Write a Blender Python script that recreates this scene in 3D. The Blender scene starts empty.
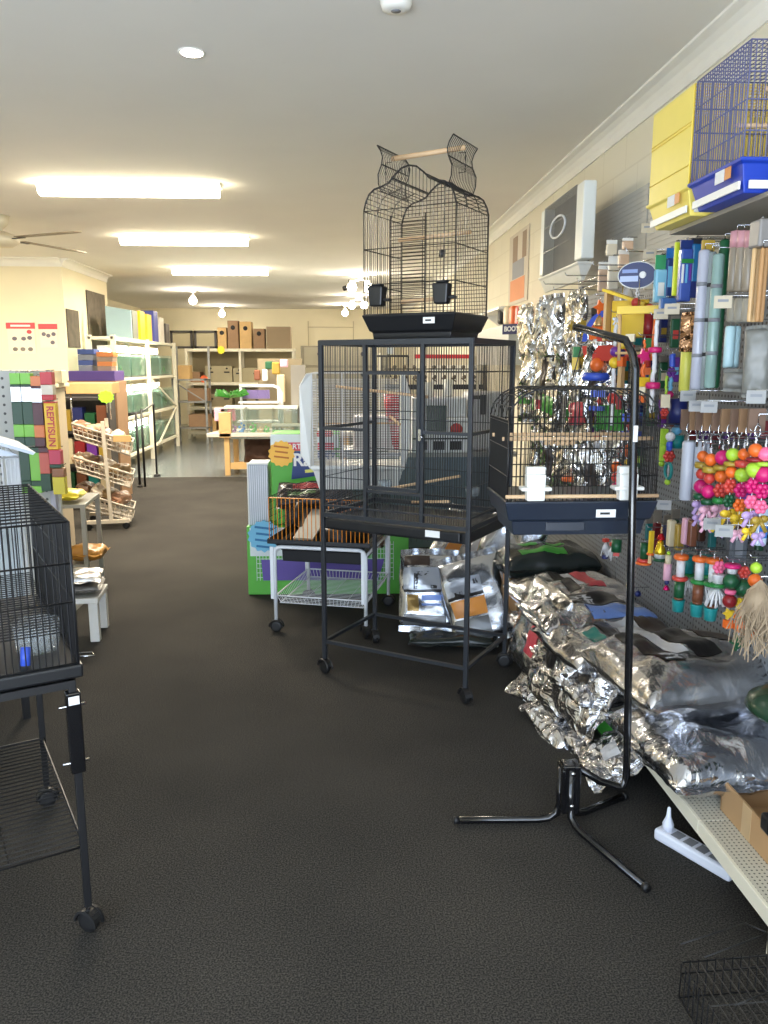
import bpy, math, random
from mathutils import Vector, Matrix, noise
SC = bpy.context.scene
COL = SC.collection
PI = math.pi
random.seed(7)

# ---------------------------------------------------------------- camera
FPX = 800.0; CAM_H = 1.5
PITCH = math.atan(147/800); YAW = math.atan(44/800/math.hypot(1, 147/800))
cd = bpy.data.cameras.new('camera'); cam = bpy.data.objects.new('camera', cd); COL.objects.link(cam)
cam.location = (0, 0, CAM_H); cam.rotation_euler = (PI/2-PITCH, 0, -YAW)
cd.sensor_fit = 'VERTICAL'; cd.sensor_height = 36; cd.lens = FPX/1024*36; cd.clip_start = .05; cd.clip_end = 200
SC.camera = cam

def ray(px, py):
    x = (px-384)/FPX; y = (512-py)/FPX
    fy = math.cos(PITCH)+y*math.sin(PITCH); z = -math.sin(PITCH)+y*math.cos(PITCH)
    return Vector((x*math.cos(YAW)+fy*math.sin(YAW), -x*math.sin(YAW)+fy*math.cos(YAW), z))
def at(px, py, X=None, Y=None, z=None):
    """where the sight line through a pixel of the photograph meets a real plane of the shop"""
    r = ray(px, py)
    t = X/r.x if X is not None else Y/r.y if Y is not None else (z-CAM_H)/r.z
    return Vector((r.x*t, r.y*t, CAM_H+r.z*t))

# ---------------------------------------------------------------- materials
MATS = {}
def mat(name, col, rough=.5, metal=0., var=0., vscale=8., bump=0., bscale=60., emit=None, estr=0., alpha=1., trans=0., spec=.5, coat=0., bdetail=3.):
    if name in MATS: return MATS[name]
    m = bpy.data.materials.new(name); m.use_nodes = True; nt = m.node_tree; n = nt.nodes; l = nt.links
    b = n['Principled BSDF']
    b.inputs['Base Color'].default_value = (*col, 1); b.inputs['Roughness'].default_value = rough
    b.inputs['Metallic'].default_value = metal; b.inputs['Specular IOR Level'].default_value = spec
    b.inputs['Alpha'].default_value = alpha; b.inputs['Transmission Weight'].default_value = trans
    b.inputs['Coat Weight'].default_value = coat
    if emit: b.inputs['Emission Color'].default_value = (*emit, 1); b.inputs['Emission Strength'].default_value = estr
    tc = n.new('ShaderNodeTexCoord')
    nz = n.new('ShaderNodeTexNoise'); nz.inputs['Scale'].default_value = vscale; nz.inputs['Detail'].default_value = 4
    l.new(tc.outputs['Object'], nz.inputs['Vector'])
    v = max(var, .04)
    mx = n.new('ShaderNodeMix'); mx.data_type = 'RGBA'
    mx.inputs[6].default_value = (*[max(0, c*(1-v)) for c in col], 1); mx.inputs[7].default_value = (*[min(1, c*(1+v)) for c in col], 1)
    l.new(nz.outputs['Fac'], mx.inputs[0]); l.new(mx.outputs[2], b.inputs['Base Color'])
    if bump:
        nb = n.new('ShaderNodeTexNoise'); nb.inputs['Scale'].default_value = bscale; nb.inputs['Detail'].default_value = bdetail
        l.new(tc.outputs['Object'], nb.inputs['Vector'])
        bp = n.new('ShaderNodeBump'); bp.inputs['Strength'].default_value = bump; bp.inputs['Distance'].default_value = .01
        l.new(nb.outputs['Fac'], bp.inputs['Height']); l.new(bp.outputs['Normal'], b.inputs['Normal'])
    MATS[name] = m; return m
def C(r, g, b):   # 0-255 sRGB to linear
    f = lambda c: (c/255/12.92 if c/255 <= .04045 else ((c/255+.055)/1.055)**2.4)
    return (f(r), f(g), f(b))
def plastic(name, r, g, b, rough=.35): return mat('plastic '+name, C(r, g, b), rough, var=.06)

BLACKM = mat('black powder coated wire', C(26, 26, 28), .38)
GREYM = mat('dark grey hammered steel', C(50, 53, 58), .4, metal=.3)
WHITEM = mat('white coated steel', C(225, 228, 232), .35)
CREAMM = mat('cream painted shelving steel', C(226, 220, 200), .45)
GALV = mat('grey galvanised steel', C(150, 150, 148), .4, metal=.6, var=.1)
CHROME = mat('chrome', C(210, 210, 212), .12, metal=1)
RUBBER = mat('black castor rubber', C(24, 24, 25), .5)
TRAYB = mat('black plastic tray', C(22, 23, 26), .35, var=.1)
TRAYN = mat('navy black plastic tray', C(34, 42, 56), .32, var=.1)
WOOD = mat('pale dowel wood', C(214, 180, 140), .6, var=.15, vscale=20)
PINE = mat('pine timber', C(205, 168, 112), .6, var=.15, vscale=12, bump=.1)
BROWNW = mat('brown plywood', C(150, 118, 88), .65, var=.15, vscale=10)
CARD = mat('brown cardboard', C(176, 140, 98), .8, var=.08)
PAPER = mat('white paper', C(236, 236, 232), .8)
LABEL = mat('white shelf label', C(232, 232, 230), .6)
LABELG = mat('grey label holder', C(150, 150, 148), .5)
INK = mat('black print', C(30, 30, 32), .6)
GREYP = mat('grey print', C(128, 130, 135), .6)
REDP = mat('red print', C(206, 40, 50), .55)
CLEARP = mat('clear plastic', C(225, 235, 240), .08, alpha=.16)
SMOKEP = mat('frosted clear plastic', C(190, 200, 205), .25, alpha=.55)
GLASS = mat('tank glass', C(190, 220, 210), .04, alpha=.1)
WATER = mat('green tank water', C(54, 104, 76), .12, alpha=.9, var=.6, vscale=9)
PLANT = mat('green water plants', C(60, 110, 55), .7, var=.4, vscale=30)
GRAVEL = mat('dark gravel', C(70, 60, 46), .9, var=.4, vscale=80)

def foil_mat(name, col, rough=.2, s1=9, s2=34, st=.8):
    m = bpy.data.materials.new(name); m.use_nodes = True; nt = m.node_tree; n = nt.nodes; l = nt.links
    b = n['Principled BSDF']; b.inputs['Base Color'].default_value = (*col, 1); b.inputs['Metallic'].default_value = 1; b.inputs['Roughness'].default_value = rough
    tc = n.new('ShaderNodeTexCoord')
    ds = n.new('ShaderNodeTexNoise'); ds.inputs['Scale'].default_value = 5; l.new(tc.outputs['Object'], ds.inputs['Vector'])
    ad = n.new('ShaderNodeVectorMath'); ad.operation = 'MULTIPLY_ADD'; ad.inputs[1].default_value = (.25, .25, .25)
    l.new(ds.outputs['Color'], ad.inputs[0]); l.new(tc.outputs['Object'], ad.inputs[2])
    v = n.new('ShaderNodeTexVoronoi'); v.inputs['Scale'].default_value = s1; l.new(ad.outputs[0], v.inputs['Vector'])
    v2 = n.new('ShaderNodeTexNoise'); v2.inputs['Scale'].default_value = s2; v2.inputs['Detail'].default_value = 2; l.new(ad.outputs[0], v2.inputs['Vector'])
    mh = n.new('ShaderNodeMath'); mh.operation = 'MULTIPLY_ADD'; mh.inputs[1].default_value = .35
    l.new(v2.outputs['Fac'], mh.inputs[0]); l.new(v.outputs['Distance'], mh.inputs[2])
    bp = n.new('ShaderNodeBump'); bp.inputs['Strength'].default_value = st; bp.inputs['Distance'].default_value = .02
    l.new(mh.outputs[0], bp.inputs['Height']); l.new(bp.outputs['Normal'], b.inputs['Normal'])
    MATS[name] = m; return m
FOIL = foil_mat('silver foil', C(214, 216, 222))
FOILC = foil_mat('crumpled silver foil', C(222, 222, 224), .16, 14, 50, 1.)
FOILT = foil_mat('satin silver foil', C(210, 210, 212), .26, 7, 26, .5)

def stretch(m, v):
    n = m.node_tree.nodes; l = m.node_tree.links
    ma = next(q for q in n if q.type == 'VECT_MATH'); mp = n.new('ShaderNodeVectorMath'); mp.operation = 'MULTIPLY'; mp.inputs[1].default_value = v
    for q in [q for q in l if q.from_node == ma]:
        ts = q.to_socket; l.new(mp.outputs[0], ts)
    l.new(ma.outputs[0], mp.inputs[0]); return m
FOILH = stretch(foil_mat('hanging pleated foil', C(212, 210, 206), .17, 11, 40, 1.), (1.3, .28, 1))
SACK = foil_mat('smooth silver sack film', C(206, 210, 218), .24, 4, 14, .3)
# ---------------------------------------------------------------- mesh builder
class MB:
    def __init__(s): s.v = []; s.f = []; s.m = []; s.s = []
    def add(s, vs, fs, m=0, sm=False):
        o = len(s.v); s.v += [tuple(p) for p in vs]
        for f in fs: s.f.append([i+o for i in f]); s.m.append(m); s.s.append(sm)
        return s
    def box(s, c, d, m=0, R=None, taper=1.):
        hx, hy, hz = d[0]/2, d[1]/2, d[2]/2; P = []
        for z, k in ((-hz, taper), (hz, 1.)):
            for x, y in ((-hx, -hy), (hx, -hy), (hx, hy), (-hx, hy)):
                p = Vector((x*k, y*k, z)); p = (R @ p) if R is not None else p; P.append(p+Vector(c))
        return s.add(P, [(3, 2, 1, 0), (4, 5, 6, 7), (0, 1, 5, 4), (1, 2, 6, 5), (2, 3, 7, 6), (3, 0, 4, 7)], m)
    def tube(s, pts, r, n=6, closed=False, m=0, caps=True, sm=True):
        pts = [Vector(p) for p in pts]; N = len(pts); rs = r if isinstance(r, (list, tuple)) else [r]*N
        up = None; V = []; F = []
        for i, p in enumerate(pts):
            a = pts[(i-1) % N] if (i > 0 or closed) else p; b = pts[(i+1) % N] if (i < N-1 or closed) else p
            t = (b-a).normalized() if (b-a).length > 1e-9 else Vector((0, 0, 1))
            if up is None: up = t.orthogonal().normalized()
            else:
                up = (up-t*up.dot(t)); up = up.normalized() if up.length > 1e-6 else t.orthogonal().normalized()
            w = t.cross(up)
            for k in range(n):
                q = 2*PI*k/n+PI/n; V.append(p+(up*math.cos(q)+w*math.sin(q))*rs[i])
        for i in range(N if closed else N-1):
            j = (i+1) % N
            for k in range(n): F.append((i*n+k, i*n+(k+1) % n, j*n+(k+1) % n, j*n+k))
        if caps and not closed: F.append(tuple(range(n))[::-1]); F.append(tuple((N-1)*n+k for k in range(n)))
        return s.add(V, F, m, sm and n > 4)
    def bars(s, p, u, v, n, r=.0016, m=0, sides=4):
        p = Vector(p); u = Vector(u); v = Vector(v)
        for i in range(n):
            q = p+u*(i/(n-1) if n > 1 else 0); s.tube([q, q+v], r, sides, m=m, caps=False)
        return s
    def sqbar(s, a, b, w, m=0, d=None):   # square section bar
        a = Vector(a); b = Vector(b); t = b-a
        R = t.to_track_quat('Z', 'Y').to_matrix()
        return s.box((a+b)/2, (w, d or w, t.length), m, R)
    def lathe(s, prof, c=(0, 0, 0), n=16, m=0, R=None, sm=True):
        V = []; F = []
        for r, z in prof:
            for k in range(n):
                q = Vector((r*math.cos(2*PI*k/n), r*math.sin(2*PI*k/n), z)); q = (R @ q) if R is not None else q; V.append(q+Vector(c))
        for i in range(len(prof)-1):
            for k in range(n): F.append((i*n+k, i*n+(k+1) % n, (i+1)*n+(k+1) % n, (i+1)*n+k))
        if prof[0][0] > 1e-5: F.append(tuple(range(n))[::-1])
        if prof[-1][0] > 1e-5: F.append(tuple((len(prof)-1)*n+k for k in range(n)))
        return s.add(V, F, m, sm)
    def ball(s, c, r, n=10, m=0, sc=(1, 1, 1)):
        k = max(4, n//2+1)
        V = []; F = []
        prof = [(math.sin(PI*i/k), -math.cos(PI*i/k)) for i in range(k+1)]
        for a, z in prof:
            for j in range(n): V.append((c[0]+r*sc[0]*a*math.cos(2*PI*j/n), c[1]+r*sc[1]*a*math.sin(2*PI*j/n), c[2]+r*sc[2]*z))
        for i in range(k):
            for j in range(n): F.append((i*n+j, i*n+(j+1) % n, (i+1)*n+(j+1) % n, (i+1)*n+j))
        return s.add(V, F, m, True)
    def prism(s, poly, a, b, m=0):   # poly points (x,y,z) extruded by vector
        P = [Vector(p) for p in poly]; N = len(P); d = Vector(a)
        return s.add(P+[p+d for p in P], [tuple(range(N))[::-1], tuple(range(N, 2*N))]+[(i, (i+1) % N, N+(i+1) % N, N+i) for i in range(N)], m)
    def build(s, name, mats, parent=None, bevel=0., loc=None, rot=None):
        me = bpy.data.meshes.new(name); me.from_pydata([tuple(v) for v in s.v], [], s.f); 
        mats = mats if isinstance(mats, (list, tuple)) else [mats]
        for m in mats: me.materials.append(m)
        me.polygons.foreach_set('material_index', s.m); me.polygons.foreach_set('use_smooth', s.s); me.update()
        o = bpy.data.objects.new(name, me); COL.objects.link(o)
        if parent is not None: o.parent = parent
        if loc is not None: o.location = loc
        if rot is not None: o.rotation_euler = rot
        if bevel:
            b = o.modifiers.new('bevel', 'BEVEL'); b.width = bevel; b.segments = 2; b.limit_method = 'ANGLE'
        return o
def RX(a): return Matrix.Rotation(a, 3, 'X')
def RY(a): return Matrix.Rotation(a, 3, 'Y')
def RZ(a): return Matrix.Rotation(a, 3, 'Z')

def thing(name, label, cat, loc=(0, 0, 0), rz=0., group=None):
    o = bpy.data.objects.new(name, None); COL.objects.link(o); o.empty_display_size = .05
    o.location = loc; o.rotation_euler = (0, 0, rz); o['label'] = label; o['category'] = cat
    if group: o['group'] = group
    return o
def tag(o, label, cat, group=None):
    o['label'] = label; o['category'] = cat
    if group: o['group'] = group
    return o
def struct(o): o['kind'] = 'structure'; return o
def copy_tree(o, parent=None):
    c = o.copy(); COL.objects.link(c)
    if parent is not None: c.parent = parent
    for ch in list(o.children): copy_tree(ch, c)
    return c
def text(name, body, size, m, parent, loc, rot=(PI/2, 0, 0), sx=1., ex=.0008):
    cu = bpy.data.curves.new(name, 'FONT'); cu.body = body; cu.size = size; cu.align_x = 'CENTER'; cu.align_y = 'CENTER'; cu.extrude = ex; cu.offset = size*.025
    t = bpy.data.objects.new(name+'_tmp', cu); COL.objects.link(t)
    me = bpy.data.meshes.new_from_object(t); bpy.data.objects.remove(t); me.materials.clear(); me.materials.append(m)
    o = bpy.data.objects.new(name, me); COL.objects.link(o); o.parent = parent; o.location = loc; o.rotation_euler = rot; return o

# ---------------------------------------------------------------- the room
H = 2.9; XR = 1.65; YB = 21.; XL = -5.3; YF = -1.6
carpet = mat('charcoal carpet', C(62, 60, 58), .95, var=.0, spec=.1)
def carpet_nodes(m):
    nt = m.node_tree; n = nt.nodes; l = nt.links; b = n['Principled BSDF']; tc = n.new('ShaderNodeTexCoord')
    a = n.new('ShaderNodeTexNoise'); a.inputs['Scale'].default_value = 210; a.inputs['Detail'].default_value = 3; l.new(tc.outputs['Object'], a.inputs['Vector'])
    c = n.new('ShaderNodeTexNoise'); c.inputs['Scale'].default_value = 1.6; c.inputs['Detail'].default_value = 5; l.new(tc.outputs['Object'], c.inputs['Vector'])
    r = n.new('ShaderNodeValToRGB'); r.color_ramp.elements[0].position = .40; r.color_ramp.elements[0].color = (*C(42, 41, 40), 1)
    r.color_ramp.elements[1].position = .66; r.color_ramp.elements[1].color = (*C(82, 79, 74), 1); l.new(a.outputs['Fac'], r.inputs['Fac'])
    r2 = n.new('ShaderNodeValToRGB'); r2.color_ramp.elements[0].position = .3; r2.color_ramp.elements[0].color = (.8, .8, .8, 1); r2.color_ramp.elements[1].position = .7; r2.color_ramp.elements[1].color = (1.15, 1.13, 1.1, 1)
    l.new(c.outputs['Fac'], r2.inputs['Fac'])
    mx = n.new('ShaderNodeMix'); mx.data_type = 'RGBA'; mx.blend_type = 'MULTIPLY'; mx.inputs[0].default_value = 1
    l.new(r.outputs['Color'], mx.inputs[6]); l.new(r2.outputs['Color'], mx.inputs[7]); l.new(mx.outputs[2], b.inputs['Base Color'])
    bp = n.new('ShaderNodeBump'); bp.inputs['Strength'].default_value = .5; bp.inputs['Distance'].default_value = .004
    l.new(a.outputs['Fac'], bp.inputs['Height']); l.new(bp.outputs['Normal'], b.inputs['Normal'])
carpet_nodes(carpet)
vinyl = mat('grey blue vinyl floor', C(104, 110, 112), .22, var=.08, vscale=3)
ceil_m = mat('white plaster ceiling', C(232, 229, 222), .9, var=.02, vscale=2)
wall_m = mat('cream painted wall', C(236, 227, 198), .8, var=.03, vscale=3)
corn_m = mat('white cornice plaster', C(240, 238, 230), .7)
def block_wall():
    m = mat('cream painted blockwork', C(226, 218, 190), .8); nt = m.node_tree; n = nt.nodes; l = nt.links; b = n['Principled BSDF']
    tc = n.new('ShaderNodeTexCoord'); mp = n.new('ShaderNodeMapping'); mp.inputs['Rotation'].default_value = (0, PI/2, 0)
    sp = n.new('ShaderNodeSeparateXYZ'); cb = n.new('ShaderNodeCombineXYZ'); l.new(tc.outputs['Object'], sp.inputs[0]); l.new(sp.outputs['Y'], cb.inputs['X']); l.new(sp.outputs['Z'], cb.inputs['Y'])
    br = n.new('ShaderNodeTexBrick'); br.inputs['Scale'].default_value = 1; br.inputs['Brick Width'].default_value = .4; br.inputs['Row Height'].default_value = .2; br.inputs['Mortar Size'].default_value = .006
    br.inputs['Color1'].default_value = (*C(232, 226, 206), 1); br.inputs['Color2'].default_value = (*C(228, 221, 200), 1); br.inputs['Mortar'].default_value = (*C(222, 215, 194), 1)
    l.new(cb.outputs[0], br.inputs['Vector']); l.new(br.outputs['Color'], b.inputs['Base Color']); return m
block_m = block_wall()
struct(MB().box((0, (YF+10.92)/2, -.05), (14, 10.92-YF, .1)).build('floor', carpet)).location = (-.5, 0, 0)
struct(MB().box((-.5, (10.92+YB+.2)/2, -.052), (14, YB+.2-10.92, .1)).build('floor', vinyl))
struct(MB().box((-.5, (YF+YB)/2, H+.05), (14, YB-YF+.4, .1)).build('ceiling', ceil_m))
struct(MB().box((XR+.1, (YF+YB)/2, H/2), (.2, YB-YF+.4, H)).build('wall_right', block_m))
struct(MB().box((-1.8, YB+.1, H/2), (8, .2, H)).build('wall_back', wall_m))
struct(MB().box((XL-.1, (YF+11.3)/2, H/2), (.2, 11.3-YF, H)).build('wall_left', wall_m))
o = MB().box(((XL-.2-3.7)/2, (11.3+13.4)/2, H/2), (XL*-1+.2-3.7, 2.1, H)).build('wall_left', wall_m); struct(o)
struct(MB().box((-5.1, (13.4+YB)/2, H/2), (.2, YB-13.4, H)).build('wall_left', wall_m))
def cornice(a, b, nrm, name='trim_1'):
    a = Vector(a); b = Vector(b); nn = Vector(nrm)
    poly = [a, a+nn*.1, a+nn*.1-Vector((0, 0, .012))]
    for i in range(5):
        q = PI/2*i/4; poly.append(a+nn*(.012+.08*(1-math.sin(q)))+Vector((0, 0, -.015-.08*(1-math.cos(q)))))
    poly += [a+nn*.012-Vector((0, 0, .11)), a-Vector((0, 0, .11))]
    return struct(MB().prism(poly, b-a, None).build(name, corn_m))
cornice((XR, YF, H), (XR, YB, H), (-1, 0, 0), 'trim_1')
cornice((XL, 11.3, H), (-3.7, 11.3, H), (0, -1, 0), 'trim_2')
cornice((-3.7, 11.3, H), (-3.7, 13.4, H), (1, 0, 0), 'trim_3')
# shop front behind the camera: a glazed wall that lets the daylight in
struct(MB().box((-1.8, YF-.05, .03), (7.4, .12, .06)).box((-1.8, YF-.05, 2.78), (7.4, .12, .28)).box((-5.3, YF-.05, 1.5), (.3, .12, 2.4)).box((1.6, YF-.05, 1.5), (.25, .12, 2.4)).build('wall_front', wall_m))
wf = MB()
for x in (-5.1, -3., -.9, .45, 1.45): wf.box((x, YF-.05, 1.35), (.06, .08, 2.58))
wf.box((-1.8, YF-.05, .09), (6.6, .08, .06)).box((-1.8, YF-.05, 2.61), (6.6, .08, .06))
struct(wf.build('window_1', GALV))
# fine vertical joints in the rear wall
struct(MB().box((-.8, YB-.01, 1.35), (.02, .02, 2.5)).box((.35, YB-.01, 1.35), (.02, .02, 2.5)).box((-.22, YB-.01, 2.45), (1.16, .02, .02)).build('trim_4', mat('beige joint strip', C(190, 178, 146), .7)))

# ---------------------------------------------------------------- ceiling lights
TUBE = mat('lit tube diffuser', (1, .93, .75), .4, emit=(1, .88, .62), estr=14)
HOT = mat('lit lamp', (1, .95, .85), .4, emit=(1, .9, .7), estr=22)
def alight(name, loc, sx, sy, power, col, rot=(0, 0, 0)):
    ld = bpy.data.lights.new(name, 'AREA'); ld.shape = 'RECTANGLE'; ld.size = sx; ld.size_y = sy; ld.energy = power; ld.color = col
    o = bpy.data.objects.new(name, ld); COL.objects.link(o); o.location = loc; o.rotation_euler = rot; return o
WARM = (1, .89, .73)
for i, (y, x, w, lab) in enumerate(((6.72, -1.63, 1.42, 'nearest and largest'), (9.33, -1.7, 1.42, 'middle'), (12.3, -1.74, 1.42, 'farthest'))):
    t = thing('fluorescent_light', 'lit fluorescent batten on the ceiling, %s of the three in a row' % lab, 'ceiling light', (x, y, H), group='fluorescent battens down the ceiling')
    MB().box((0, 0, -.015), (w, .12, .03)).build('batten', corn_m, t, .004)
    pr = [(-w/2+.02, -.075, -.03), (-w/2+.02, -.07, -.075), (-w/2+.02, -.03, -.1), (-w/2+.02, .03, -.1), (-w/2+.02, .07, -.075), (-w/2+.02, .075, -.03)]
    MB().prism(pr, (w-.04, 0, 0), None).build('diffuser', TUBE, t)
    alight('tube_light', (x, y, H-.12), w, .15, 90, WARM)
t = thing('fluorescent_light', 'lit fluorescent batten over the left bay, beyond the left edge of view', 'ceiling light', (-4.4, 9.0, H))
MB().box((0, 0, -.015), (.12, 1.4, .03)).build('batten', corn_m, t, .004); MB().box((0, 0, -.06), (.13, 1.36, .06)).build('diffuser', TUBE, t)
alight('tube_light', (-4.4, 9.0, H-.12), .15, 1.4, 38, WARM)
t = thing('downlight', 'round glowing downlight recessed in the near ceiling', 'ceiling light', (-.66, 4.0, H))
MB().lathe([(.052, -.004), (.06, -.008), (.062, -.002), (.062, .0)], n=24).build('trim_ring', corn_m, t)
MB().lathe([(.0001, -.006), (.048, -.006)], n=24).build('lens', HOT, t)
ld = bpy.data.lights.new('downlight_lamp', 'SPOT'); ld.energy = 18; ld.spot_size = 1.9; ld.color = (1, .93, .8); ld.shadow_soft_size = .05
lo = bpy.data.objects.new('downlight_lamp', ld); COL.objects.link(lo); lo.location = (-.66, 4.0, H-.02)
# twin spotlights near the rear
def spot(px, py, lab, heads=1, Y=None):
    p = at(px, py, z=H-.12) if Y is None else at(px, py, Y=Y)
    t = thing('spotlight', lab, 'ceiling light', (p.x, p.y, H), group='bare lamp spotlights near the rear')
    MB().lathe([(.06, -.03), (.06, 0)], n=14).tube([(0, 0, 0), (0, 0, -.08)], .014, 8).build('mount', corn_m, t)
    for k in range(heads):
        dx = (k-(heads-1)/2)*.26
        MB().tube([(0, 0, -.06), (dx+.02, -.02, -.1)], .014, 6).lathe([(.03, 0), (.06, -.05), (.075, -.09)], (dx, 0, -.08), 14).build('lamp_holder', corn_m, t)
        MB().ball((dx, -.02, -.19), .075, 14).build('bulb', HOT, t)
    pl = bpy.data.lights.new('spot_bulb', 'POINT'); pl.energy = 25; pl.color = WARM; pl.shadow_soft_size = .08
    lo = bpy.data.objects.new('spot_bulb', pl); COL.objects.link(lo); lo.location = (p.x, p.y-.12, H-.22)
    return t
spot(193, 297, 'glowing bare lamp on the rear ceiling, nearest of the leftmost pair', 1)
spot(222, 311, 'glowing bare lamp close to the rear wall above the nest boxes', 1)
spot(360, 283, 'glowing lamps on the ceiling left of the arched cage, upper pair', 2)
spot(358, 300, 'glowing lamps on the ceiling left of the arched cage, lower pair', 2, Y=17)
spot(345, 312, 'small square glowing lamp beside the rear wall, left of the arched cage', 1, Y=19.5)
cam_t = thing('security_camera', 'small black camera on the rear ceiling beside the glowing lamps', 'camera', at(349, 279, z=H))
MB().tube([(0, 0, 0), (0, 0, -.1)], .012, 6).build('bracket', BLACKM, cam_t)
MB().tube([(-.09, -.05, -.16), (.05, .03, -.1)], .04, 10).build('body', BLACKM, cam_t)
t = thing('smoke_alarm', 'small round smoke alarm on the ceiling near the top edge', 'smoke alarm', at(396, 1, z=H))
MB().lathe([(.03, -.035), (.055, -.03), (.062, -.01), (.062, 0)], n=20).build('cover', corn_m, t)
MB().lathe([(.0001, -.038), (.02, -.037)], n=12).build('grille', GREYP, t)
# ceiling fan
FANM = mat('cream fan enamel', C(210, 200, 172), .4); FANB = mat('grey brown fan blade', C(128, 116, 96), .5)
t = thing('ceiling_fan', 'cream ceiling fan on a short rod, cut by the left edge of view', 'fan', (-3.22, 8.2, H))
MB().lathe([(.02, -.12), (.06, -.08), (.08, 0)], n=20).build('canopy', FANM, t)
MB().tube([(0, 0, -.02), (0, 0, -.16)], .016, 8).build('rod', FANM, t)
MB().lathe([(.0001, -.29), (.09, -.285), (.15, -.25), (.16, -.21), (.12, -.18), (.05, -.15), (.02, -.14)], n=28).build('motor', FANM, t)
for k in range(4):
    a = math.radians(60+90*k); R = RZ(a)
    MB().box(R @ Vector((.22, 0, -.22)), (.16, .04, .006), R=R).build('blade_arm', BLACKM, t)
    poly = [R @ Vector(p) for p in ((.22, -.05, -.215), (.85, -.07, -.225), (1.0, -.04, -.225), (1.02, .03, -.22), (.9, .07, -.215), (.22, .05, -.21))]
    MB().prism(poly, (0, 0, .008), None).build('blade', FANB, t)

# daylight
w = bpy.data.worlds.new('day'); SC.world = w; w.use_nodes = True
bg = w.node_tree.nodes['Background']; bg.inputs['Color'].default_value = (.62, .78, 1, 1); bg.inputs['Strength'].default_value = 2.2
alight('daylight_through_shop_window', (-1.6, YF-.12, 1.33), 6.4, 2.45, 60, (.66, .80, 1), (PI/2, 0, 0))
alight('daylight_off_the_pavement', (-1.6, YF-1.2, .1), 6.4, 1.6, 265, (.9, .95, 1), (math.radians(140), 0, 0))
SC.view_settings.view_transform = 'Standard'; SC.view_settings.look = 'None'; SC.view_settings.gamma = 1; SC.view_settings.use_curve_mapping = False
SC.view_settings.exposure = 0.68
# ---------------------------------------------------------------- castors, tags
def castor(parent, x, y, r=.032, rz=0.):
    R = RZ(rz)
    c = MB(); w = .022
    c.lathe([(r*.55, -w/2), (r*.95, -w/2), (r, -w/3), (r, w/3), (r*.95, w/2), (r*.55, w/2)], (x, y, r), 16, R=R @ RX(PI/2))
    o = c.build('castor', RUBBER, parent)
    h = MB(); o2 = R @ Vector((0, 0, 0))
    for s in (-1, 1):
        pts = [R @ Vector((math.cos(a)*r*1.12, s*.015, math.sin(a)*r*1.12)) for a in [math.radians(q) for q in range(-10, 181, 19)]]
        h.tube([p+Vector((x, y, r)) for p in pts], .005, 4)
    pts = [R @ Vector((math.cos(a)*r*1.1, 0, math.sin(a)*r*1.1)) for a in [math.radians(q) for q in range(10, 171, 20)]]
    for a, b in zip(pts, pts[1:]): h.sqbar(a+Vector((x, y, r)), b+Vector((x, y, r)), .03, d=.005)
    h.build('hood', RUBBER, o)
    MB().tube([(x, y, 2*r), (x, y, 2*r+.03)], .006, 8).build('stem', CHROME, o)
    return o
def price_tag(parent, loc, w=.055, h=.022, rz=0., m=None):
    o = MB().box((0, 0, 0), (w, .0015, h)).build('price_tag', m or LABEL, parent, loc=loc, rot=(0, 0, rz)); 
    MB().box((-w*.05, -.0011, 0), (w*.5, .0006, h*.28)).build('price_print', INK, o); return o

# ---------------------------------------------------------------- big flight cage
FL_RZ = -math.radians(31.95)
t = thing('flight_cage', 'large dark grey flight cage on castors standing in the aisle under an arched cage', 'bird cage', (-.088, 3.765, 0), FL_RZ)
W, D = .75, .50
for nm, (x, y) in dict(a=(0, 0), b=(W, 0), c=(W, D), d=(0, D)).items():
    MB().sqbar((x, y, .075), (x, y, 1.61), .02).build('corner_post', GREYM, t, .002)
    castor(t, x, y, .034, random.uniform(-1, 1))
# lower frame
def frame(name, z, m, s=.018, par=t, W=W, D=D, zs=None):
    b = MB()
    for a, c in (((0, 0), (W, 0)), ((W, 0), (W, D)), ((W, D), (0, D)), ((0, D), (0, 0))): b.sqbar((*a, z), (*c, z), s, d=zs)
    return b.build(name, m, par)
frame('base_frame', .165, GREYM, .016)
frame('top_frame', 1.6, GREYM, .024)
frame('bottom_rail', .80, GREYM, .02); frame('bottom_rail', .845, GREYM, .008)
tr = MB()
poly = [(-.01, -.012, 0), (W+.01, -.012, 0), (W+.01, D+.012, 0), (-.01, D+.012, 0)]
tr.box((W/2, D/2, .755), (W-.01, D, .05)).box((W/2, -.018, .762), (W-.06, .012, .045))
tr.build('slide_out_tray', TRAYB, t, .006)
MB().box((W-.16, -.0255, .768), (.07, .003, .03)).build('price_tag', LABEL, t)
MB().bars((.0, .02, .735), (W, 0, 0), (0, D-.04, 0), 40, .0018).build('floor_grate', BLACKM, t)

n1, n2 = 17, 20
fp = MB()
fp.bars((.013, 0, .81), (.21, 0, 0), (0, 0, .785), n1, .0016).bars((.54, 0, .81), (.198, 0, 0), (0, 0, .785), 18, .0016)
fp.bars((.25, 0, 1.46), (.262, 0, 0), (0, 0, .14), n2, .0016).bars((.25, 0, .81), (.262, 0, 0), (0, 0, .12), n2, .0016)
for z in (.98, 1.47): fp.bars((0, 0, z), (0, 0, 0), (.235, 0, 0), 1, .002).bars((.525, 0, z), (0, 0, 0), (W-.525, 0, 0), 1, .002)
fp.build('front_bars', GREYM, t)
b = MB(); b.sqbar((.235, 0, .8), (.235, 0, 1.6), .016).sqbar((.525, 0, .8), (.525, 0, 1.6), .016)
for z in (1.21,): b.sqbar((0, 0, z), (.235, 0, z), .014).sqbar((.525, 0, z), (W, 0, z), .014)
b.sqbar((.235, 0, .93), (.525, 0, .93), .012).build('front_stiles', GREYM, t)
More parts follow.
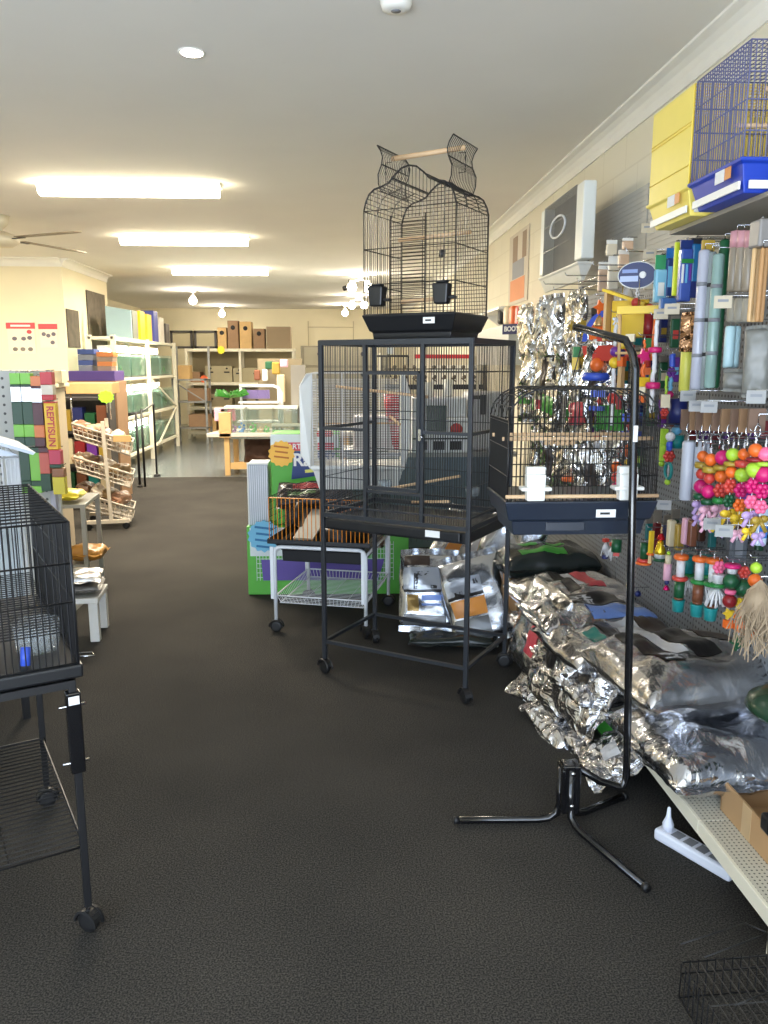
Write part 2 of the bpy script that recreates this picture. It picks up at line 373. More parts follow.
d = MB(); d.bars((.262, -.008, .955), (.236, 0, 0), (0, 0, .5), 18, .0016)
for a, c in (((.25, .95), (.51, .95)), ((.51, .95), (.51, 1.465)), ((.51, 1.465), (.25, 1.465)), ((.25, 1.465), (.25, .95))): d.sqbar((a[0], -.008, a[1]), (c[0], -.008, c[1]), .015)
d.bars((.25, -.008, 1.13), (0, 0, .17), (.26, 0, 0), 2, .002)
do = d.build('door', GREYM, t)
MB().box((.522, -.02, 1.2), (.012, .012, .05)).tube([(.522, -.026, 1.2), (.54, -.034, 1.19)], .004, 6).build('latch', CHROME, do)
bk = MB(); bk.bars((.012, D, .81), (W-.024, 0, 0), (0, 0, .785), 56, .0016).bars((0, D, .98), (0, 0, .49), (W, 0, 0), 3, .002)
bk.build('back_bars', GREYM, t)
for x, n in ((0, 'left'), (W, 'right')):
    b = MB(); b.bars((x, .012, .81), (0, D-.024, 0), (0, 0, .785), 33, .0016).bars((x, 0, .98), (0, 0, .49), (0, D, 0), 2, .002).sqbar((x, 0, 1.21), (x, D, 1.21), .014)
    b.build('side_bars', GREYM, t)
MB().bars((.012, .012, 1.6), (W-.024, 0, 0), (0, D-.024, 0), 54, .0016).bars((0, .15, 1.6), (0, .16, 0), (W, 0, 0), 2, .002).build('roof_bars', GREYM, t)
for a, c in (((.02, .1, 1.40), (.5, .1, 1.36)), ((.3, .12, .93), (.62, .2, 1.0)), ((.1, D-.01, 1.24), (.4, .02, 1.24)), ((.62, .08, .9), (.3, .35, .83))):
    MB().tube([a, c], .007, 8).build('perch', WOOD, t)
for x in (.12, .6):
    q = MB(); q.lathe([(.03, 0), (.036, .04), (.037, .04), (.031, .002)], (x, .4, .88), 16); q.build('feeding_cup', SMOKEP, t)

# ---------------------------------------------------------------- arched play-top cage standing on the flight cage
Mx = Matrix.Translation((-.088, 3.765, 0)) @ Matrix.Rotation(FL_RZ, 4, 'Z')
def fl(x, y, z): return Mx @ Vector((x, y, z))
t = thing('arched_cage', 'black arched bird cage with open play top, standing on top of the flight cage', 'bird cage', fl(.215, .03, 1.613), FL_RZ)
W, D = .44, .36
tr = MB(); k = .8
V = []; F = []
for z, e in ((0, -.03), (.03, -.026), (.035, -.016), (.10, .008), (.106, .008)):
    V += [(-e, -e, z), (W+e, -e, z), (W+e, D+e, z), (-e, D+e, z)]
for i in range(4): F += [(i*4+j, i*4+(j+1) % 4, i*4+4+(j+1) % 4, i*4+4+j) for j in range(4)]
F += [(3, 2, 1, 0), (16, 17, 18, 19)]
tr.add(V, F); tr.build('tray', TRAYB, t, .004); price_tag(t, (.33, -.02, .075), .055, .026)
MB().box((.2, .032, .03), (.2, .006, .02)).build('tray_handle', INK, t)
zb = .106
shape = [(0, .44)]+[(u, .44+(z-.44)*.76) for u, z in ((.02, .485), (.06, .53), (.12, .555), (.2, .565), (.28, .58), (.34, .615), (.42, .65), (.5, .66), (.58, .65), (.66, .615), (.72, .58), (.8, .565), (.88, .555), (.94, .53), (.98, .485))]+[(1, .44)]
def ztop(u):
    for (a, za), (b_, zb_) in zip(shape, shape[1:]):
        if a <= u <= b_: return za+(zb_-za)*(u-a)/(b_-a)
    return .44
for y, nm in ((0, 'front_panel'), (D, 'back_panel')):
    b = MB(); b.tube([(u*W, y, zb+z) for u, z in shape], .004, 6).tube([(0, y, zb), (W, y, zb)], .004, 6).tube([(0, y, zb), (0, y, zb+.44)], .003, 5).tube([(W, y, zb), (W, y, zb+.44)], .003, 5)
    if y == 0:
        n = 26
        for i in range(1, n): u = i/n; b.tube([(u*W, y, zb), (u*W, y, zb+ztop(u))], .0016, 4) if not .3 < u < .68 else b.tube([(u*W, y, zb+.4), (u*W, y, zb+ztop(u))], .0016, 4)
        for z in (.13, .28, .44): b.tube([(0, y, zb+z), (W, y, zb+z)], .0022, 4)
        for i in range(26): b.tube([(.3*W, y-.003, zb+.02+i*.0145), (.68*W, y-.003, zb+.02+i*.0145)], .0016, 4)
        b.tube([(.3*W, y, zb+.0), (.3*W, y, zb+.41), (.68*W, y, zb+.41), (.68*W, y, zb)], .0028, 5)
    else:
        for i in range(1, 38):
            z = i*.0172; us = [j/60 for j in range(61) if ztop(j/60) >= z]
            if len(us) > 1: b.tube([(us[0]*W, y, zb+z), (us[-1]*W, y, zb+z)], .0016, 4)
        for u in (.25, .5, .75): b.tube([(u*W, y, zb), (u*W, y, zb+ztop(u))], .0024, 4)
    b.build(nm, BLACKM, t)
for x in (0, W):
    b = MB(); b.bars((x, .012, zb), (0, D-.024, 0), (0, 0, .44), 19, .0016)
    for z in (0, .13, .28, .44): b.tube([(x, 0, zb+z), (x, D, zb+z)], .0026, 5)
    b.build('side_panel', BLACKM, t)
b = MB()
for i in range(len(shape)-1):
    for q in (0, .5):
        u = shape[i][0]+(shape[i+1][0]-shape[i][0])*q; z = zb+ztop(u)
        if u <= .32 or u >= .68: b.tube([(u*W, 0, z), (u*W, D, z)], .0018, 4)
for y in (.12, .25):
    b.tube([(u*W, y, zb+z) for u, z in shape if u <= .3], .0022, 4); b.tube([(u*W, y, zb+z) for u, z in shape if u >= .7], .0022, 4)
for u in (.32, .68): b.tube([(u*W, 0, zb+ztop(u)), (u*W, D, zb+ztop(u))], .004, 5)
b.build('roof_bars', BLACKM, t)
for u, s in ((.13, 1), (.87, -1)):
    prof = [(0, 0), (-.010, .03), (-.012, .07), (.004, .11), (.008, .14), (0, .165), (-.016, .19)]
    b = MB(); z0 = zb+ztop(u); x0 = u*W
    b.bars((0, 0, 0), (0, 0, 0), (0, 0, 0), 0)
    for i in range(17):
        y = .05+i/16*(D-.1); b.tube([(x0+s*a*1.1, y, z0+c) for a, c in prof], .0016, 4)
    for j in (0, 3, 6): a, c = prof[j]; b.tube([(x0+s*a*1.1, .05, z0+c), (x0+s*a*1.1, D-.05, z0+c)], .003, 5)
    for y in (.05, D-.05): b.tube([(x0+s*a*1.1, y, z0+c) for a, c in prof], .003, 5)
    b.tube([(x0, D/2-.03, z0+.06), (x0-s*.03, D/2-.03, z0+.06), (x0-s*.03, D/2-.03, z0+.14), (x0, D/2-.03, z0+.14)], .0022, 5)
    b.build('roof_flap', BLACKM, t)
MB().tube([(.1*W, D/2, zb+.69), (.9*W, D/2, zb+.695)], .011, 10).build('perch', WOOD, t)
for y, z, a, c in ((D*.45, .335, .2, 1), (D*.3, .06, .3, .9)): MB().tube([(a*W, y, zb+z), (c*W, y, zb+z+.01)], .0085, 10).build('perch', WOOD, t)
for x in (.085, .395):
    cup = MB(); cup.box((x, -.03, zb+.075), (.075, .055, .085), taper=.8).box((x, -.03, zb+.122), (.06, .045, .012), taper=.7)
    cup.build('feeder_cup', TRAYB, t, .008)
    MB().box((x+.045, -.022, zb+.06), (.03, .03, .012)).build('cup_lip', TRAYB, t, .003)
MB().tube([(.33, .1, zb+.24), (.335, .1, zb+.27)], .014, 8).build('toy_clip', BLACKM, t)

# ---------------------------------------------------------------- folding stand with white frame, orange cage on it
def arc(c, r, a0, a1, n, f):   # helper arc in a plane, f maps (u,v)->point
    return [f(c[0]+r*math.cos(a0+(a1-a0)*i/n), c[1]+r*math.sin(a0+(a1-a0)*i/n)) for i in range(n+1)]
WS_RZ = -math.radians(15)
t = thing('cage_stand', 'white tubular cage stand on black castors carrying the orange and black cage', 'stand', (-.377, 4.40, 0), WS_RZ)
W, D = .525, .62
for y in (0, D):
    f = lambda u, v, y=y: (u, y, v)
    pts = [(0, y, .07), (0, y, .46)]+arc((.04, .46), .04, PI, PI/2, 5, f)[1:]+arc((W-.04, .46), .04, PI/2, 0, 5, f)+[(W, y, .07)]
    MB().tube(pts, .011, 10).build('leg_hoop', WHITEM, t)
for x in (0, W):
    for y in (0, D):
        MB().sqbar((x-.012, y-.012 if y == 0 else y+.012, .2), (x-.012, y-.012 if y == 0 else y+.012, .50), .02, d=.01).build('slide_bracket', WHITEM, t)
        castor(t, x, y, .034, random.uniform(-1, 1))
    MB().tube([(x, 0, .47), (x, D, .47)], .009, 8).build('side_rail', WHITEM, t)
b = MB()
b.tube([(0, -.0, .215), (W, 0, .215), (W, D, .215), (0, D, .215)], .005, 6, True).tube([(.02, .02, .17), (W-.02, .02, .17), (W-.02, D-.02, .17), (.02, D-.02, .17)], .004, 6, True)
b.bars((.02, .02, .17), (0, D-.04, 0), (W-.04, 0, 0), 22, .0018).bars((.02, .02, .17), (W-.04, 0, 0), (0, D-.04, 0), 5, .0022)
for i in range(24):
    s = .01+i/23*(W-.02)
    b.tube([(s, 0, .215), (.02+s*(W-.04)/W, .02, .17)], .0016, 4).tube([(s, D, .215), (.02+s*(W-.04)/W, D-.02, .17)], .0016, 4)
    b.tube([(0, s*D/W, .215), (.02, .02+s*(D-.04)/W, .17)], .0016, 4).tube([(W, s*D/W, .215), (W-.02, .02+s*(D-.04)/W, .17)], .0016, 4)
b.build('wire_basket_shelf', WHITEM, t)

ORANGE = mat('orange coated wire', C(226, 140, 40), .4)
t = thing('hamster_cage', 'low orange and black wire cage with deep black base on the white stand', 'pet cage', Matrix.Translation((-.377, 4.40, 0)) @ Matrix.Rotation(WS_RZ, 4, 'Z') @ Vector((-.02, -.02, .41)), WS_RZ)
W, D = .565, .60
V = []; F = []
for z, e in ((0, -.06), (.0, -.055), (.105, -.05), (.112, .012), (.14, .012)): V += [(-e, -e, z), (W+e, -e, z), (W+e, D+e, z), (-e, D+e, z)]
V += [(.01, .01, .12), (W-.01, .01, .12), (W-.01, D-.01, .12), (.01, D-.01, .12), (.09, .09, .01), (W-.09, .09, .01), (W-.09, D-.09, .01), (.09, D-.09, .01)]
for i in range(6): F += [(i*4+j, i*4+(j+1) % 4, i*4+4+(j+1) % 4, i*4+4+j) for j in range(4)]
F += [(3, 2, 1, 0), (24, 25, 26, 27)]
MB().add(V, F).build('base_tray', TRAYB, t, .004)
o_ = MB(); o_.bars((.0, 0, .115), (W, 0, 0), (0, 0, .255), 24, .0022)
for z in (.125, .37): o_.tube([(0, 0, z), (W, 0, z)], .003, 5)
o_.build('front_bars', ORANGE, t)
for x in (0, W):
    b = MB(); b.bars((x, 0, .12), (0, D, 0), (0, 0, .25), 18, .0018)
    for z in (.14, .18, .22, .26, .3, .34, .37): b.tube([(x, 0, z), (x, D, z)], .0018, 4)
    b.build('side_bars', BLACKM, t)
MB().bars((0, D, .12), (W, 0, 0), (0, 0, .25), 24, .0018).tube([(0, D, .37), (W, D, .37)], .003, 5).build('back_bars', BLACKM, t)
MB().bars((0, 0, .372), (W, 0, 0), (0, D, 0), 24, .0018).tube([(0, D/2, .372), (W, D/2, .372)], .003, 5).build('roof_bars', BLACKM, t)
MB().box((.16, .3, .17), (.12, .4, .012), R=RX(.25)).build('ramp', plastic('beige ramp', 190, 186, 176), t)
MB().lathe([(.11, 0), (.13, .03), (.13, .12), (.1, .15), (.03, .16)], (.33, .3, .02), 18).build('sleeping_house', plastic('dark plastic', 28, 26, 28), t)
MB().lathe([(.07, -.012), (.075, 0), (.07, .012)], (.14, .12, .26), 22, R=RY(PI/2)).build('exercise_wheel', BLACKM, t)

# ---------------------------------------------------------------- white cage behind the flight cage
p = at(316, 487, Y=4.62); 
t = thing('white_cage', 'white cage with slanted side wall stacked above the orange and black cage', 'bird cage', (-.155, 4.46, .8065), -.05)
W, D, Hc = .50, .30, .65
V = []; F = []
for z, e in ((0, -.03), (.11, .0), (.12, .012), (.14, .012)): V += [(-e, -e, z), (W+e, -e, z), (W+e, D+e, z), (-e, D+e, z)]
for i in range(3): F += [(i*4+j, i*4+(j+1) % 4, i*4+4+(j+1) % 4, i*4+4+j) for j in range(4)]
F += [(3, 2, 1, 0), (12, 13, 14, 15)]
WPL = plastic('white plastic', 232, 232, 226)
MB().add(V, F).build('base_tray', WPL, t, .004)
MB().prism([(-.012, -.02, .12), (-.07, -.01, .2), (-.07, -.01, .58), (-.03, -.01, Hc), (.0, .02, Hc), (0, .02, .12)], (0, D, 0), None).build('side_wall', WPL, t, .006)
MB().prism([(W+.012, -.0, .12), (W+.04, 0, .25), (W+.04, 0, .55), (W+.01, 0, Hc), (W-.01, 0, Hc), (W-.01, 0, .12)], (0, D, 0), None).build('side_wall', WPL, t, .006)
b = MB()
for y in (0, D):
    for i in range(34): b.tube([(0, y, .14+i*.0143), (W, y, .14+i*.0143)], .0016, 4)
    for x in (0, W*.33, W*.66, W): b.tube([(x, y, .13), (x, y, Hc)], .0024, 4)
b.bars((0, 0, Hc), (W, 0, 0), (0, D, 0), 30, .0016).tube([(0, 0, Hc), (W, 0, Hc), (W, D, Hc), (0, D, Hc)], .003, 5, True)
b.build('wire_body', WHITEM, t)
MB().tube([(.02, .14, .36), (W-.02, .14, .37)], .007, 8).build('perch', WOOD, t)
MB().box((.06, .1, .31), (.09, .05, .03)).build('seed_cup', plastic('red', 205, 70, 60), t, .006)
MB().box((.34, .05, .2), (.3, .06, .02)).tube([(.1, .02, .22), (.42, .02, .22)], .006, 6).build('grey_ladder', GALV, t)

# ---------------------------------------------------------------- cage hanging on the black hook stand
STX = .735; STY = 2.40
t = thing('hook_stand', 'tall black tubular stand with hooked arm and three splayed feet on the carpet', 'stand', (STX, STY, 0))
BLK = mat('gloss black tube', C(18, 18, 20), .16, coat=.4)
def rel(p): return Vector(p)-Vector((STX, STY, 0))
p0 = Vector((.02, .0, .205)); elbow = rel((.942, 2.42, .10)); topc = rel(at(636, 345, Y=2.46)); tip = rel(at(575, 327, Y=2.68))
mid = elbow+Vector((0, 0, .045))
pts = [p0, p0.lerp(elbow, .5)+Vector((0, 0, -.012)), p0.lerp(elbow, .82)+Vector((0, 0, -.0)), elbow+Vector((-.012, 0, .01)), elbow+Vector((.0, 0, .05))]
up = topc-elbow
pts += [elbow+up*.3, elbow+up*.6, elbow+up*.95, elbow+up*.98+(tip-topc)*.05, topc+(tip-topc)*.16+Vector((0, 0, .006)), tip]
MB().tube(pts, .0125, 12).build('upright_pole', BLK, t)
hub = MB(); hub.box((0, 0, .13), (.04, .055, .17)).box((.028, .0, .13), (.02, .06, .17)).box((-.02, 0, .13), (.012, .07, .15))
hub.build('hub_bracket', BLK, t, .004)
bo = MB()
for z in (.075, .19): bo.lathe([(.0001, .005), (.007, .004), (.008, 0)], (.01, -.029, z), 10, R=RX(PI/2))
bo.build('bolt', CHROME, t)
for tgt, lab in ((rel(at(455, 820, z=.013)), 0), (rel(at(647, 888, z=.013)), 1), (rel(at(625, 796, z=.013)), 2)):
    d = Vector((tgt.x, tgt.y, 0)).normalized()
    z1 = .013
    pts = [d*.02+Vector((0, 0, .20)), d*.02+Vector((0, 0, .075)), d*.03+Vector((0, 0, .035)), d*.055+Vector((0, 0, .018)), d*.09+Vector((0, 0, z1)), Vector((tgt.x, tgt.y, z1))]
    lg = MB().tube(pts, .0125, 12).build('foot', BLK, t)
    MB().tube([Vector((tgt.x, tgt.y, z1))-d*.012, Vector((tgt.x, tgt.y, z1))+d*.004], .0132, 12).build('end_cap', RUBBER, lg)
MB().box(elbow+up*.815+Vector((0.0, -.0135, 0)), (.014, .001, .05)).build('barcode_sticker', LABEL, t)
MB().tube([tip+Vector((.02, 0, -.005)), tip+Vector((.02, 0, -.03))], .003, 6).build('hook_screw', CHROME, t)
hk = at(582, 338, Y=2.68)
MB().tube([rel(hk)+Vector((.022*math.cos(a), .0, .022*math.sin(a))) for a in [math.radians(q) for q in range(-230, 51, 20)]], .003, 6).build('hook', CHROME, t)

t = thing('hanging_cage', 'black bird cage with deep navy tray hanging from the hook stand', 'bird cage', (.536, 2.53, .946), 0)
W, D = .49, .32
V = []; F = []
for z, e in ((0, -.03), (.05, -.022), (.055, -.008), (.105, .005), (.118, .008)): V += [(-e, -e, z), (W+e, -e, z), (W+e, D+e, z), (-e, D+e, z)]
for i in range(4): F += [(i*4+j, i*4+(j+1) % 4, i*4+4+(j+1) % 4, i*4+4+j) for j in range(4)]
F += [(3, 2, 1, 0), (16, 17, 18, 19)]
MB().add(V, F).build('tray', TRAYN, t, .004); price_tag(t, (.325, -.008, .078), .065, .026)
MB().box((.2, .02, .03), (.13, .004, .03)).build('tray_grip', TRAYN, t, .002)
Z0, Z1 = .118, .40
R_ = .11
prof = [(0, Z1-.02)]+[(R_-R_*math.cos(a), Z1-.02+R_*.9*math.sin(a)) for a in [math.radians(q) for q in (25, 50, 75, 90)]]
prof += [(W-x, z) for x, z in reversed(prof)]
for y in (0, D):
    b = MB(); b.tube([(x, y, z) for x, z in prof], .003, 6)
    for i in range(36):
        x = i/35*W; zt = Z1-.02+.9*(math.sqrt(max(0, R_**2-(R_-x)**2)) if x < R_ else math.sqrt(max(0, R_**2-(x-(W-R_))**2)) if x > W-R_ else R_)
        b.tube([(x, y, Z0), (x, y, zt)], .0015, 4)
    for z in (Z0, .2, .29, .37): b.tube([(0, y, z), (W, y, z)], .002, 4)
    b.build('back_bars' if y else 'front_bars', BLACKM, t)
for x in (0, W):
    s = MB(); s.bars((x, 0, Z0), (0, D, 0), (0, 0, Z1-.02-Z0), 22, .0017)
    for z in (Z0, .2, .29, .37): s.tube([(x, 0, z), (x, D, z)], .002, 4)
    s.tube([(x, 0, Z0), (x, 0, Z1-.02)], .003, 5).tube([(x, D, Z0), (x, D, Z1-.02)], .003, 5)
    s.build('side_bars', BLACKM, t)
s = MB()
for x, z in prof: s.tube([(x, 0, z), (x, D, z)], .0018, 4)
for i in range(14): x = R_+i/13*(W-2*R_); s.tube([(x, 0, Z1-.02+R_*.9), (x, D, Z1-.02+R_*.9)], .0015, 4)
for i in range(1, 5): s.tube([(x, D*i/5, z) for x, z in prof], .0015, 4)
s.build('roof_bars', BLACKM, t)
MB().tube([(.245+.012*math.cos(a), D/2, Z1+R_*.9+.002+.012*math.sin(a)) for a in [2*PI*i/14 for i in range(14)]], .002, 5, True).build('hanging_ring', CHROME, t)
hl = hk-Vector((.536, 2.53, .946))
MB().tube([(.245, D/2, Z1+R_*.9+.012), (hl.x, hl.y, hl.z-.022)], .0018, 5).build('hanger_wire', BLACKM, t)
for y, z in ((.07, .315), (D-.08, .315), (-.006, .135)): MB().tube([(-.006, y, z), (W+.006, y, z)], .0065, 10).build('perch', WOOD, t)
sw = MB(); sw.tube([(.15, D/2, .48), (.16, D/2, .30), (.26, D/2, .30), (.27, D/2, .48)], .0015, 4)
for i in range(6): sw.ball((.165+i*.018, D/2, .292), .009, 8, m=1)
sw.build('bead_swing', [BLACKM, WOOD], t)
for x in (.085, .385):
    c = MB(); c.box((x, -.022, .168), (.062, .04, .085), taper=.92).box((x, -.024, .165), (.098, .05, .012)).box((x, -.016, .222), (.06, .03, .025))
    c.build('feeder_cup', WPL, t, .004)

# ---------------------------------------------------------------- black cage on its own stand, left foreground
LA = Vector((-.689, 1.96, 0)); LD = Vector((-.464, .886, 0)); LRZ = math.atan2(.464, .886)
# local frame: origin at the right front corner, +y runs back, -x runs left
t = thing('cage_stand', 'black stand with wire shelf and castors at the left edge, under a black cage', 'stand', LA, LRZ)
W, D = .62, .72
for (x, y) in ((0, 0), (0, D), (-W, 0), (-W, D)):
    MB().sqbar((x, y, .075), (x, y, .715), .019).build('leg', BLACKM, t, .002)
    castor(t, x, y, .03, random.uniform(-1, 1))
for (x, y) in ((0, 0), (-W, 0)):
    br = MB().box((x, y-.004, .575), (.036, .03, .22)).build('leg_sleeve', BLK, t, .004)
    MB().box((x, y-.02, .665), (.026, .001, .022)).build('price_tag', LABEL, t)
    for z in (.49, .645): MB().tube([(x-.035, y, z), (x+.03, y, z)], .004, 6).build('bolt', CHROME, br)
b = MB(); b.sqbar((0, 0, .705), (-W, 0, .705), .02).sqbar((0, D, .705), (-W, D, .705), .02).sqbar((0, 0, .705), (0, D, .705), .02).sqbar((-W, 0, .705), (-W, D, .705), .02)
b.build('top_frame', BLACKM, t)
b = MB(); b.tube([(0, 0, .25), (-W, 0, .25), (-W, D, .25), (0, D, .25)], .0045, 6, True).bars((0, .01, .252), (0, D-.02, 0), (-W, 0, 0), 30, .002).bars((-.18, 0, .247), (-.28, 0, 0), (0, D, 0), 2, .0025)
b.build('wire_shelf', BLACKM, t)
t = thing('black_cage', 'black wire cage with deep tray on the stand at the left edge', 'pet cage', Vector((-.689, 1.96, .7165)), LRZ)
tr = MB(); tr.box((-W/2+.02, D/2, .02), (W+.02, D+.02, .035)); tr.build('tray', TRAYB, t, .006)
Z1 = .405
b = MB()
b.bars((.02, 0, .03), (-W, 0, 0), (0, 0, Z1-.03), 42, .0017)
for z in (.04, .2, .3, Z1): b.tube([(.02, 0, z), (-W+.02, 0, z)], .0028, 5)
b.tube([(.02, 0, .03), (.02, 0, Z1)], .004, 5)
b.build('front_bars', BLACKM, t)
b = MB(); b.bars((.02, 0, .03), (0, D, 0), (0, 0, Z1-.03), 40, .0017)
for z in (.04, .2, .3, Z1): b.tube([(.02, 0, z), (.02, D, z)], .0028, 5)
b.tube([(.02, D, .03), (.02, D, Z1)], .004, 5); b.sqbar((.02, D*.35, .04), (.02, D*.35, .36), .006).build('side_bars', BLACKM, t)
b = MB(); b.bars((.02, D, .03), (-W, 0, 0), (0, 0, Z1-.03), 42, .0017).bars((-W+.02, 0, .03), (0, D, 0), (0, 0, Z1-.03), 40, .0017).build('back_bars', BLACKM, t)
b = MB(); b.bars((.02, 0, Z1), (0, D, 0), (-W, 0, 0), 16, .0024).bars((.02, 0, Z1), (-W, 0, 0), (0, D, 0), 4, .003).build('roof_bars', BLACKM, t)
b = MB(); b.bars((.0, .02, .12), (0, D-.04, 0), (-W+.04, 0, 0), 30, .0018).build('inner_grate', BLACKM, t)
cb = MB(); cb.lathe([(.0001, .002), (.05, .002), (.052, .0), (.058, .075), (.0595, .075), (.054, -.002)], (-.055, .15, .045), 24)
cb.build('feeding_bowl', CLEARP, t)
MB().tube([(-.34, .1, .14), (-.26, .18, .30)], .02, 10).build('wood_perch', WOOD, t)
MB().tube([(-.10, .03, .045), (-.095, .04, .09)], .012, 10).build('water_bottle', plastic('blue', 60, 90, 200), t)
MB().tube([(.02, .02, .05), (.06, .0, .05), (.06, .03, .05), (.02, .05, .05)], .0025, 5).build('tray_clip', CHROME, t)
# white hoop of another stand showing under it
t = thing('folded_stand', 'white bent tube stand partly hidden under the left black cage', 'stand', (-1.12, 2.35, 0), LRZ)
MB().tube([(-.4, 0, .56), (-.05, 0, .585), (-.01, 0, .60), (.005, 0, .64), (.005, 0, .70)], .011, 8).tube([(-.4, 0, .56), (-.4, 0, .01)], .011, 8).build('tube_frame', WHITEM, t)

# white cage with pitched roof behind it
t = thing('roofed_cage', 'white barred cage with pitched roof behind the left black cage', 'bird cage', Vector((-1.31, 3.32, .4405))+RZ(LRZ) @ Vector((-.6, 0, 0)), LRZ)
W, D = .6, .5
MB().box((W/2, D/2, .03), (W+.02, D+.02, .08)).build('base_tray', plastic('bluish white plastic', 205, 214, 226), t, .006)
b = MB(); b.bars((0, 0, .05), (W, 0, 0), (0, 0, .64), 38, .002).bars((0, D, .05), (W, 0, 0), (0, 0, .64), 38, .002)
for x in (0, W): b.bars((x, 0, .05), (0, D, 0), (0, 0, .64), 28, .002)
for z in (.08, .3, .5, .69): b.tube([(0, 0, z), (W, 0, z), (W, D, z), (0, D, z)], .003, 5, True)
b.build('wire_body', WHITEM, t)
b = MB(); b.prism([(W+.05, -.04, .70), (W/2, -.04, .83), (W/2, -.04, .845), (W+.06, -.04, .71)], (0, D+.08, 0), None); b.prism([(-.05, -.04, .70), (W/2, -.04, .83), (W/2, -.04, .845), (-.06, -.04, .71)], (0, D+.08, 0), None)
b.bars((W/2, -.03, .83), (0, D+.06, 0), (W/2+.05, 0, -.12), 8, .003)
b.prism([(0, -.02, .7), (W, -.02, .7), (W/2, -.02, .825)], (0, .01, 0), None)
b.build('pitched_roof', plastic('bluish white plastic', 205, 214, 226), t)
MB().box((W/2, -.012, .28), (W-.04, .008, .4)).build('backing_sheet', SMOKEP, t)
# ---------------------------------------------------------------- foil bags
def bag(name, label, cat, loc, w, l, th, rz=0., rot=None, seed=0, m=None, panels=(), crink=.012, droop=None, group=None, seam=.035, nx=34, ny=40, tail=None):
    """pillow bag lying in its own xy plane, w across x, l along y; panels are printed areas on its upper face"""
    t = thing(name, label, cat, loc, 0, group)
    t.rotation_euler = rot if rot is not None else (0, 0, rz)
    def S(u, v, side, off=0.):      # u,v in -1..1
        e = max(0, (1-abs(u)**4.2))**.5*max(0, (1-abs(v)**4))**.5
        q = Vector((u*w*2.2+seed*3.1, v*l*2.2, seed*1.7+side*5))
        n1 = noise.noise(q*2.2); n2 = 1-2*abs(noise.noise(q*5.5)); n3 = 1-2*abs(noise.noise(q*12+Vector((3, 1, 7))))
        edge = .35+.9*max(abs(u), abs(v))**3
        z = side*th/2*e*(1+.22*n1)+crink*(n1*.9+n2*.6*edge+n3*.35*edge)*(.4+.6*e if abs(u) < .999 and abs(v) < .999 else .4)
        shr = .045*w*(1-e*.5)*noise.noise(q*1.3+Vector((9, 9, 9)))
        x = u*w/2*(1-.05*(1-abs(v))**.5*0)+shr; y = v*l/2*(1-.04*u*u)+shr*.7
        z += side*off
        if droop: z -= droop(x, y)
        return (x, y, z)
    b = MB(); V = []; F = []
    for side in (1, -1):
        o = len(V)
        for j in range(ny+1):
            for i in range(nx+1):
                u = math.sin((i/nx*2-1)*PI/2*.92)/math.sin(PI/2*.92); v = math.sin((j/ny*2-1)*PI/2*.9)/math.sin(PI/2*.9)
                V.append(S(u, v, side))
        for j in range(ny):
            for i in range(nx):
                a = o+j*(nx+1)+i; f = (a, a+1, a+nx+2, a+nx+1); F.append(f if side == 1 else f[::-1])
    off = (nx+1)*(ny+1)
    rim = [j for j in range(nx+1)]+[(j+1)*(nx+1)+nx for j in range(ny)]+[ny*(nx+1)+nx-1-i for i in range(nx)]+[(ny-1-j)*(nx+1) for j in range(ny-1)]
    for a, c in zip(rim, rim[1:]+rim[:1]): F.append((c, a, a+off, c+off))
    # flat sealed seams at both ends
    for v, s in ((1, 1), (-1, -1)):
        o = len(V)
        for k in (0, 1):
            for i in range(nx+1):
                u = i/nx*2-1; x, y, z = S(u, v, 1); x2, y2, z2 = S(u, v, -1)
                V.append((x, (y+y2)/2+s*k*seam, (z+z2)/2+k*.006*math.sin(u*9+seed)))
        for i in range(nx): F.append((o+i, o+i+1, o+nx+2+i, o+nx+1+i))
    b.add(V, F, 0, True)
    b.build('foil_body', m or FOIL, t)
    for (u0, u1, v0, v1, pm, nm) in panels:
        q = MB(); V = []; F = []; N = 14
        for j in range(N+1):
            for i in range(N+1): V.append(S(u0+(u1-u0)*i/N, v0+(v1-v0)*j/N, 1, .0025))
        for j in range(N):
            for i in range(N): a = j*(N+1)+i; F.append((a, a+1, a+N+2, a+N+1))
        q.add(V, F, 0, True); q.build(nm, pm, t)
    return t
BP = mat('satin black print on foil', C(28, 26, 26), .3, spec=.6); WP = mat('satin white print on foil', C(205, 205, 208), .3)
GP = mat('satin grey print on foil', C(120, 122, 124), .35, metal=.5); PKP = mat('satin red print on foil', C(196, 70, 78), .35)
TLP = mat('satin teal print on foil', C(40, 120, 110), .35); BRP = mat('satin brown print on foil', C(58, 46, 40), .35)
BLP = mat('satin pale blue print on foil', C(120, 150, 215), .35); GRP = mat('satin green print on foil', C(60, 140, 50), .4); ORP = mat('satin orange print on foil', C(214, 140, 60), .4)
def spill(x0, k):   # bends over the shelf edge on the aisle side (negative x)
    return lambda x, y: k*max(0, -(x)-x0)**1.6
